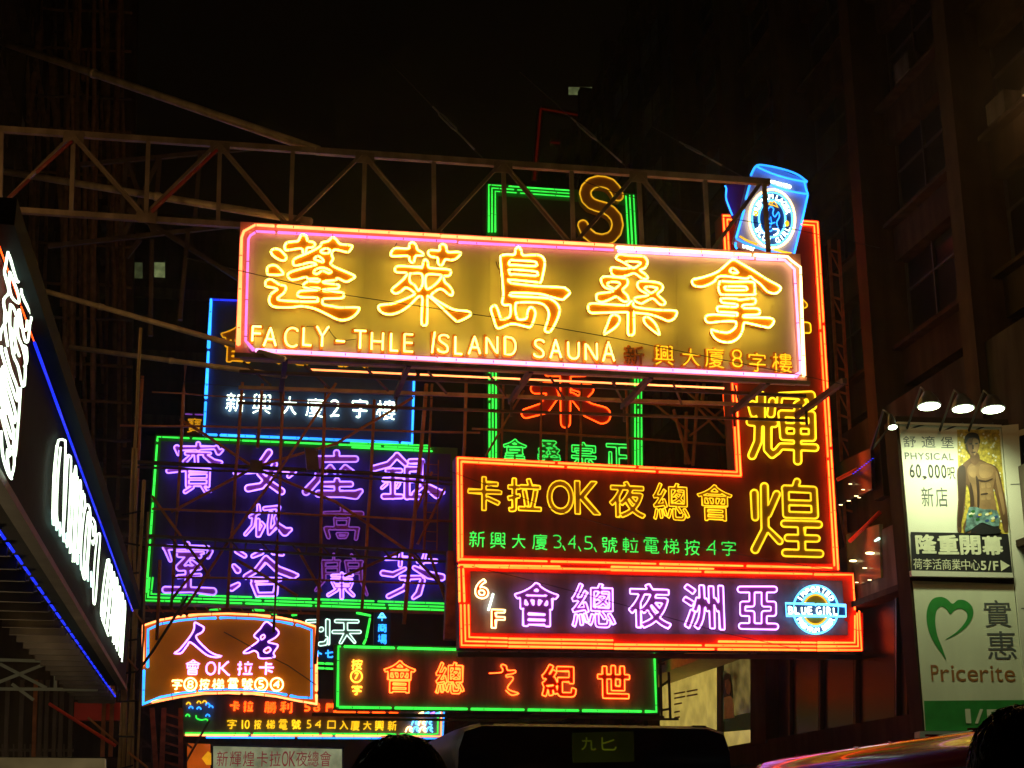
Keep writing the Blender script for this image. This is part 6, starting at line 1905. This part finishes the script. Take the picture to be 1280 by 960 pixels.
# floodlights over the billboard
def flood(px, py, rx, ry, tilt, label, power):
    c = PB_.pt(px, py, 1.3)
    f = thing('floodlight', c, label, 'floodlight', 'floodlights above the billboard')
    k = (c - EYE).dot(F_) / FPX
    rad = rx * k
    ax = Vector((nb.x * 0.10 * tilt, nb.y * 0.10 * tilt, -1)).normalized()
    u = ax.orthogonal().normalized(); v = ax.cross(u)
    def rg_(cc, r): return [cc + (u * math.cos(2 * math.pi * i / 20) + v * math.sin(2 * math.pi * i / 20)) * r for i in range(20)]
    r0, r1, r2 = rg_(c - ax * 0.02, rad * 1.12), rg_(c - ax * 0.14, rad * 0.9), rg_(c - ax * 0.30, rad * 0.4)
    mb = MB(); fs = []
    for i in range(20):
        j = (i + 1) % 20
        fs += [(i, j, 20 + j, 20 + i), (20 + i, 20 + j, 40 + j, 40 + i)]
    fs.append(tuple(range(40, 60)))
    mb.add(r0 + r1 + r2, fs, True); mb.build('housing', M['lamp_shell'], f)
    g = MB(); g.add(rg_(c, rad), [tuple(range(20))]); g.add(rg_(c - ax * 0.01, rad), [tuple(range(20))]); g.build('lamp_glass', M['lamp_face'], f)
    MB().tube([c - ax * 0.28, c - ax * 0.5 - nb * 0.3, c - nb * 1.3 - Z * 0.1, PB_.pt(px, 529, 0.05)], 0.02, False, 6).build('bracket_arm', M['lamp_shell'], f)
    ld_ = bpy.data.lights.new('flood_light', 'SPOT'); ld_.energy = power; ld_.color = (0.86, 1.0, 0.62)
    ld_.spot_size = math.radians(125); ld_.spot_blend = 0.8; ld_.shadow_soft_size = 0.12
    lo_ = bpy.data.objects.new('flood_light', ld_); COL.objects.link(lo_); lo_.parent = f
    lo_.location = ax * 0.05
    d = (-nb * 0.42 - Z).normalized()
    lo_.rotation_euler = d.to_track_quat('-Z', 'Y').to_euler()
flood(1161.5, 508.5, 13.5, 5, 1, 'left floodlight of the three above the billboard, over the left edge', 170)
flood(1204, 511.5, 13, 5, 1, 'middle floodlight of the three above the billboard', 170)
flood(1241.5, 512.5, 13.5, 5, 1, 'right floodlight of the three above the billboard, near its right corner', 170)
flood(1116, 534.5, 5.5, 4, 3, 'small tilted floodlight beside the top left corner of the billboard', 40)

# assumed sodium street lamps, both out of view
def assumed_street_lamp(r, s, h, arm, label, power, reach=1.4):
    t = thing('assumed_street_lamp', W(r, s, 0.13), label, 'street lamp')
    MB().tube([W(r, s, 0.13), W(r, s, h - 0.4), W(r + arm * .3, s, h), W(r + arm, s, h + 0.15)], [0.10, 0.07, 0.06, 0.05], False, 10).build('pole', M['galv'], t)
    MB().cbox(W(r + arm * 1.15, s, h + 0.18), R * 0.7, S * 0.3, Z * 0.14).build('lamp_head', M['lamp_shell'], t)
    g = MB(); g.cbox(W(r + arm * 1.15, s, h + 0.09), R * 0.55, S * 0.22, Z * 0.04); g.build('lamp_glass', M['sodium'], t)
    l = bpy.data.lights.new('assumed_lamp_light', 'POINT'); l.energy = power; l.color = (1.0, 0.50, 0.16); l.shadow_soft_size = 0.15
    o = bpy.data.objects.new('assumed_lamp_light', l); COL.objects.link(o); o.parent = t
    o.location = W(r + arm * 1.15, s, h - 0.1) - wloc(t)
assumed_street_lamp(14.15, 21.5, 14.0, -0.5, 'assumed tall sodium street lamp on the right pavement just past the picture edge', 160)  # assumed source of the orange glow at the upper right
assumed_street_lamp(-6.4, 26.0, 13.0, -0.9, 'assumed tall sodium street lamp on the left pavement outside the picture', 260)  # assumed lamp, put in for the amber light on the left poles

# ================================================================ vehicles
def bus(name, label, r0, s0, L, wd, h, body_m, roof_m, face_dir=-1, band=0.42, square=False):
    """a public light bus: rounded body, roof cap, windows all round, lamps, wheels; r0 centre line, s0 end nearer to us"""
    t = thing(name, W(r0, s0 + L / 2, 0), label, 'minibus')
    prof = [(-wd / 2, 0.35), (-wd / 2, 1.0), (-wd / 2 + .02, 1.6), (-wd / 2 + 0.10, h - band)]
    top = [(-wd / 2 + 0.10, h - band), (-wd / 2 + .14, h - 0.2), (-wd / 2 + 0.26, h - 0.06), (-wd / 2 + 0.5, h)]
    if square: top = [(-wd / 2 + .06, h - band), (-wd / 2 + .07, h - 0.2), (-wd / 2 + 0.12, h - 0.05), (-wd / 2 + 0.28, h)]
    def loft(pr, name_, m_, ends):
        full = pr + [(-x, z) for x, z in reversed(pr)]
        mb = MB(); n = len(full)
        st = [(0, .975, .985), (0.06, .99, .995), (0.4, 1, 1), (L - 0.4, 1, 1), (L - .06, .99, .995), (L, .975, .985)] if square else [(0, .90, .97), (0.12, .975, .995), (0.4, 1, 1), (L - 0.4, 1, 1), (L - .12, .975, .995), (L, .90, .97)]
        vs = []
        for s, kx, kz in st:
            vs += [W(r0 + x * kx, s0 + s, z * (kz if z > 1 else 1)) for x, z in full]
        fs = []
        for i in range(len(st) - 1):
            for j in range(n):
                k = (j + 1) % n
                fs.append((i * n + j, i * n + k, (i + 1) * n + k, (i + 1) * n + j))
        fs.append(tuple(range(n))); fs.append(tuple((len(st) - 1) * n + j for j in reversed(range(n))))
        mb.add(vs, fs, True)
        return mb.build(name_, M[m_], t)
    loft(prof, 'body', body_m, True); loft(top, 'roof', roof_m, True)
    for q in range(int(L / 0.9)):                      # roof ribs and gutters
        MB().box(W(r0 - wd / 2 + 0.42, s0 + 0.5 + q * 0.9, h - 0.005), S * 0.04, R * (wd - 0.84), Z * 0.02).build('roof_rib', M[roof_m], t)
    for sg in (-1, 1):
        MB().beam(W(r0 + sg * (wd / 2 - 0.09), s0 + 0.15, h - band + 0.02), W(r0 + sg * (wd / 2 - 0.09), s0 + L - 0.15, h - band + 0.02), 0.04, 0.03).build('gutter', M['win_frame'], t)
        MB().cbox(W(r0 + sg * (wd / 2 - 0.35), s0 + 0.1, h - 0.03), R * 0.12, S * 0.08, Z * 0.05).build('marker_lamp', M['lamp_shell'], t)
    zw0, zw1 = 1.25, h - band - 0.08
    for sgn in (-1, 1):
        k = 0; s = s0 + 0.6
        while s < s0 + L - 1.0:
            MB().box(W(r0 + sgn * (wd / 2 - .07), s, zw0), S * 0.95, R * sgn * 0.05, Z * (zw1 - zw0)).build('side_window', M['glass_dark'], t)
            s += 1.05
    for e, ss in ((-1, s0), (1, s0 + L)):
        MB().box(W(r0 - wd / 2 + .22, ss + e * .01 - (0.02 if e > 0 else 0), zw0 - .1), S * (0.03), R * (wd - .44), Z * (zw1 - zw0 + .05)).build('windscreen', M['glass_dark'], t)
        for sg in (-1, 1):
            MB().cbox(W(r0 + sg * (wd / 2 - .3), ss + e * .02, 0.8), S * 0.05, R * 0.26, Z * 0.16).build('headlight', M['galv'], t)
        MB().cbox(W(r0, ss + e * .05, 0.45), S * 0.14, R * (wd - .1), Z * 0.22).build('bumper', M['lamp_shell'], t)
    for s in (s0 + 1.0, s0 + L - 1.3):
        for sg in (-1, 1):
            c = W(r0 + sg * (wd / 2 - .12), s, 0.36)
            mb = MB(); n = 20; vs = []
            for q, rr in ((-.11, .34), (-.08, .36), (.08, .36), (.11, .34)):
                vs += [c + R * q + (S * math.cos(2 * math.pi * i / n) + Z * math.sin(2 * math.pi * i / n)) * rr for i in range(n)]
            fs = [(k * n + i, k * n + (i + 1) % n, (k + 1) * n + (i + 1) % n, (k + 1) * n + i) for k in range(3) for i in range(n)]
            fs += [tuple(range(n)), tuple(3 * n + i for i in range(n))]
            mb.add(vs, fs, True); w_ = mb.build('wheel', M['rubber'], t)
            MB().tube([c - R * .12, c + R * .12], .2, False, 14).build('hub', M['galv'], w_)
    return t
b1 = bus('minibus', 'dark minibus seen from the front with a dim yellow green dot matrix panel, bottom middle', 3.2, 13.0, 5.6, 2.62, 2.54, 'dark_paint', 'dark_paint', square=True)
PBS = across(12.93)
plate(PBS, [np.array([(716, 916), (792, 914), (793, 952), (717, 953)])], 0.0, 0.05, 'sign_panel', M['led_back'], b1)
for i, ch in enumerate('九匕'):
    tubes(PBS, [(l, c) for l, c in [(np.array([warp(p[0], p[1], (726 + i * 26, 921, 745 + i * 26, 938)) for p in l]), c) for l, c in glyph_skeleton(ch)]], 0.01, 0.007, 'character', M['led'], b1, n=4)
b2_ = bus('minibus', 'cream minibus with a glossy red roof reflecting the neon, bottom right', 7.55, 12.0, 7.0, 2.1, 2.56, 'bus_cream', 'bus_red', band=0.40)
b3_ = bus('minibus', 'cream minibus behind the dark one, only the left edge of its roof showing', 3.25, 19.4, 6.0, 2.2, 2.66, 'bus_cream', 'bus_cream')

# ================================================================ people in the foreground
def person(x, y, height, yaw, label, shirt, trousers, hair_seed, hw=0.078, long_hair=False):
    """one continuous skinned body; hair, shirt and trousers are its children"""
    k = height / 1.75
    t = thing('person', Vector((x, y, 0)), label, 'person')
    J = {  # x right, y forward, z up ; radius
     'pel': ((0, 0, .95), .135), 'wai': ((0, .01, 1.08), .125), 'che': ((0, .02, 1.28), .150), 'nb': ((0, 0, 1.43), .085), 'nk': ((0, .005, 1.50), .056),
     'jaw': ((0, .035, 1.575), .068), 'hd': ((0, .005, 1.645), .085), 'top': ((0, -.005, 1.695), .062),
     'nose': ((0, .108, 1.600), .012)}
    E_ = [('pel', 'wai'), ('wai', 'che'), ('che', 'nb'), ('nb', 'nk'), ('nk', 'jaw'), ('jaw', 'hd'), ('hd', 'top'), ('jaw', 'nose')]
    for s, n in ((-1, 'l'), (1, 'r')):
        J.update({n + 'sh': ((s * .17, 0, 1.40), .065), n + 'el': ((s * .235, -.02, 1.12), .042), n + 'wr': ((s * .24, .05, .87), .028), n + 'pm': ((s * .238, .07, .80), .034),
                  n + 'hp': ((s * .09, 0, .90), .098), n + 'kn': ((s * .10, .02, .50), .058), n + 'an': ((s * .105, -.01, .09), .040), n + 'to': ((s * .115, .15, .035), .034), n + 'he': ((s * .10, -.05, .035), .032)})
        E_ += [('che', n + 'sh'), (n + 'sh', n + 'el'), (n + 'el', n + 'wr'), (n + 'wr', n + 'pm'), ('pel', n + 'hp'), (n + 'hp', n + 'kn'), (n + 'kn', n + 'an'), (n + 'an', n + 'to'), (n + 'an', n + 'he')]
        J[n + 'ear'] = ((s * .082, -.005, 1.605), .014); E_.append(('hd', n + 'ear'))
        for f, (fy, fl) in enumerate(((.035, .070), (.012, .082), (-.012, .078), (-.034, .060))):
            b0 = Vector(J[n + 'pm'][0]); a1 = b0 + Vector((s * .002, fy, -.035)); a2 = a1 + Vector((-s * .008, .008, -fl * .55)); a3 = a2 + Vector((-s * .016, .008, -fl * .45))
            J[f'{n}f{f}a'] = (tuple(a1), .0095); J[f'{n}f{f}b'] = (tuple(a2), .0085); J[f'{n}f{f}c'] = (tuple(a3), .007)
            E_ += [(n + 'pm', f'{n}f{f}a'), (f'{n}f{f}a', f'{n}f{f}b'), (f'{n}f{f}b', f'{n}f{f}c')]
        b0 = Vector(J[n + 'pm'][0])
        J[n + 'ta'] = (tuple(b0 + Vector((-s * .005, .045, .005))), .0105); J[n + 'tb'] = (tuple(b0 + Vector((-s * .012, .065, -.035))), .009)
        E_ += [(n + 'pm', n + 'ta'), (n + 'ta', n + 'tb')]
    names = list(J); rot = Matrix.Rotation(yaw, 3, 'Z')
    me = bpy.data.meshes.new('body')
    me.from_pydata([tuple(rot @ (Vector(J[n][0]) * k)) for n in names], [(names.index(a), names.index(b)) for a, b in E_], [])
    o = bpy.data.objects.new('body', me); COL.objects.link(o)
    m1 = o.modifiers.new('skin', 'SKIN'); m1.use_smooth_shade = True
    m2 = o.modifiers.new('sub', 'SUBSURF'); m2.levels = 2; m2.render_levels = 2
    for i, n in enumerate(names):
        r = J[n][1] * k
        me.skin_vertices[0].data[i].radius = (r * (1.0 if n not in ('che', 'pel', 'wai') else 1.25), r * (1.0 if n not in ('che', 'pel', 'wai') else 0.8))
        me.skin_vertices[0].data[i].use_root = (n == 'pel')
    dg = bpy.context.evaluated_depsgraph_get()
    me2 = bpy.data.meshes.new_from_object(o.evaluated_get(dg), depsgraph=dg)
    bpy.data.objects.remove(o)
    me2.materials.clear(); me2.materials.append(M['skin'])
    ob = bpy.data.objects.new('body', me2); COL.objects.link(ob); ob.parent = t
    for p in me2.polygons: p.use_smooth = True
    # clothes: the body surface between given heights, pushed outwards
    def cloth(name, z0, z1, push, m_, armmax=9):
        bm = bmesh.new(); bm.from_mesh(me2); bm.normal_update()
        kill = [f for f in bm.faces if not (z0 * k <= f.calc_center_median().z <= z1 * k) or abs((rot.inverted() @ f.calc_center_median()).x) > armmax * k]
        bmesh.ops.delete(bm, geom=kill, context='FACES')
        bm.normal_update()
        for v in bm.verts: v.co += v.normal * push
        mm = bpy.data.meshes.new(name); bm.to_mesh(mm); bm.free()
        mm.materials.clear(); mm.materials.append(M[m_])
        c = bpy.data.objects.new(name, mm); COL.objects.link(c); c.parent = t
        sl = c.modifiers.new('thick', 'SOLIDIFY'); sl.thickness = 0.006
    cloth('shirt', 0.98, 1.475, 0.018, shirt, 9)
    cloth('trousers', 0.11, 1.0, 0.016, trousers, 0.19)
    cloth('shoes', -0.1, 0.10, 0.010, 'rubber', 0.19)
    # face
    for s in (-1, 1):
        e = MB(); c = rot @ (Vector((s * .031, .083, 1.625)) * k)
        vs = []; fs = []
        for a in range(5):
            for b in range(8):
                th = math.pi * a / 4; ph = 2 * math.pi * b / 8
                vs.append(c + Vector((math.sin(th) * math.cos(ph), math.sin(th) * math.sin(ph), math.cos(th))) * .012 + Vector((x, y, 0)))
        for a in range(4):
            for b in range(8): fs.append((a * 8 + b, a * 8 + (b + 1) % 8, (a + 1) * 8 + (b + 1) % 8, (a + 1) * 8 + b))
        e.add(vs, fs, True); e.build('eye', M['ink_cream'], ob)
    mo = MB(); c = rot @ (Vector((0, .098, 1.562)) * k) + Vector((x, y, 0))
    mo.tube([c + rot @ Vector((-.022, -.006, 0)), c, c + rot @ Vector((.022, -.006, 0))], .006, False, 6); mo.build('mouth', M['crimson_plate'], ob)
    # hair: cap plus strands
    rn = random.Random(hair_seed)
    cen = Vector((0, -.004, 1.648)) * k
    ax_ = Vector((hw + .006, .106, .100)) * k
    cap = bmesh.new(); bmesh.ops.create_icosphere(cap, subdivisions=5, radius=1)
    low = -0.75 if long_hair else -0.45
    kill = []
    for v in cap.verts:
        d = v.co.normalized()
        lim = low if d.y < 0.2 else (low + (d.y - 0.2) * 1.6)
        if d.z < lim: kill.append(v)
        nn = noise.noise(d * 5 + Vector((hair_seed, 0, 0))) * 0.05 + noise.noise(d * 22) * 0.018
        v.co = Vector((d.x * ax_.x, d.y * ax_.y, d.z * ax_.z)) * (1.03 + nn)
    bmesh.ops.delete(cap, geom=kill, context='VERTS')
    for f in cap.faces: f.smooth = True
    mm = bpy.data.meshes.new('hair'); cap.to_mesh(mm); cap.free(); mm.materials.append(M['hair'])
    for v in mm.vertices: v.co = rot @ (v.co + cen)
    h = bpy.data.objects.new('hair', mm); COL.objects.link(h); h.parent = t
    st = MB()
    for i in range(1500):
        th = math.acos(rn.uniform(-0.25 if not long_hair else -.5, 1)); ph = rn.uniform(0, 2 * math.pi)
        d = Vector((math.sin(th) * math.cos(ph), math.sin(th) * math.sin(ph), math.cos(th)))
        if d.y > 0.5 and d.z < 0.3: continue
        down = Vector((d.x * .6, d.y * .6 - .2, -1.0)); down = (down - d * down.dot(d)).normalized()
        L = rn.uniform(0.02, 0.045) * (1.6 if long_hair else 1.0)
        pts = []
        for q in range(4):
            e = (d + down * (q * L / 3 / .09) + Vector((rn.uniform(-1, 1), rn.uniform(-1, 1), rn.uniform(-1, 1))) * 0.03).normalized()
            lift = 1.035 + q * 0.012 * rn.uniform(0.3, 1.8)
            p = Vector((e.x * ax_.x, e.y * ax_.y, e.z * ax_.z)) * lift + cen
            pts.append(rot @ p + Vector((x, y, 0)))
        st.tube(pts, [.0011, .001, .0008, .0003], False, 3, caps=False)
    st.build('hair_strands', M['hair'], h, kind='stuff')
    return t
def ground_at(px, d):
    q = ray(px, 1048); q = q / q.y * d + EYE; return q.x, q.y
x_, y_ = ground_at(497, 2.62)
person(x_, y_, 1.722, 0.25, 'person with short black hair seen from behind at the bottom, left of the dark minibus', 'cloth_dark', 'cloth_blue', 3)
x_, y_ = ground_at(1296, 2.35)
person(x_, y_, 1.748, -0.5, 'person with cropped black hair seen from behind at the bottom right corner', 'cloth_dark', 'cloth_dark', 9, 0.080)

# ================================================================ thin haze volume, added for a bloom like glow around the neon
hz = MB()
hz.box(Vector((-75, -12, -1.0)), Vector((160, 0, 0)), Vector((0, 160, 0)), Vector((0, 0, 78)))
hm = bpy.data.materials.new('added glow haze'); hm.use_nodes = True
hn = hm.node_tree
for n_ in list(hn.nodes): hn.nodes.remove(n_)
ho_ = hn.nodes.new('ShaderNodeOutputMaterial'); hv = hn.nodes.new('ShaderNodeVolumePrincipled')
hv.inputs['Color'].default_value = (0.9, 0.9, 0.9, 1)
hv.inputs['Density'].default_value = 0.0006
hv.inputs['Anisotropy'].default_value = 0.88
hn.links.new(hv.outputs[0], ho_.inputs['Volume'])
hz.build('haze', hm, kind='stuff')
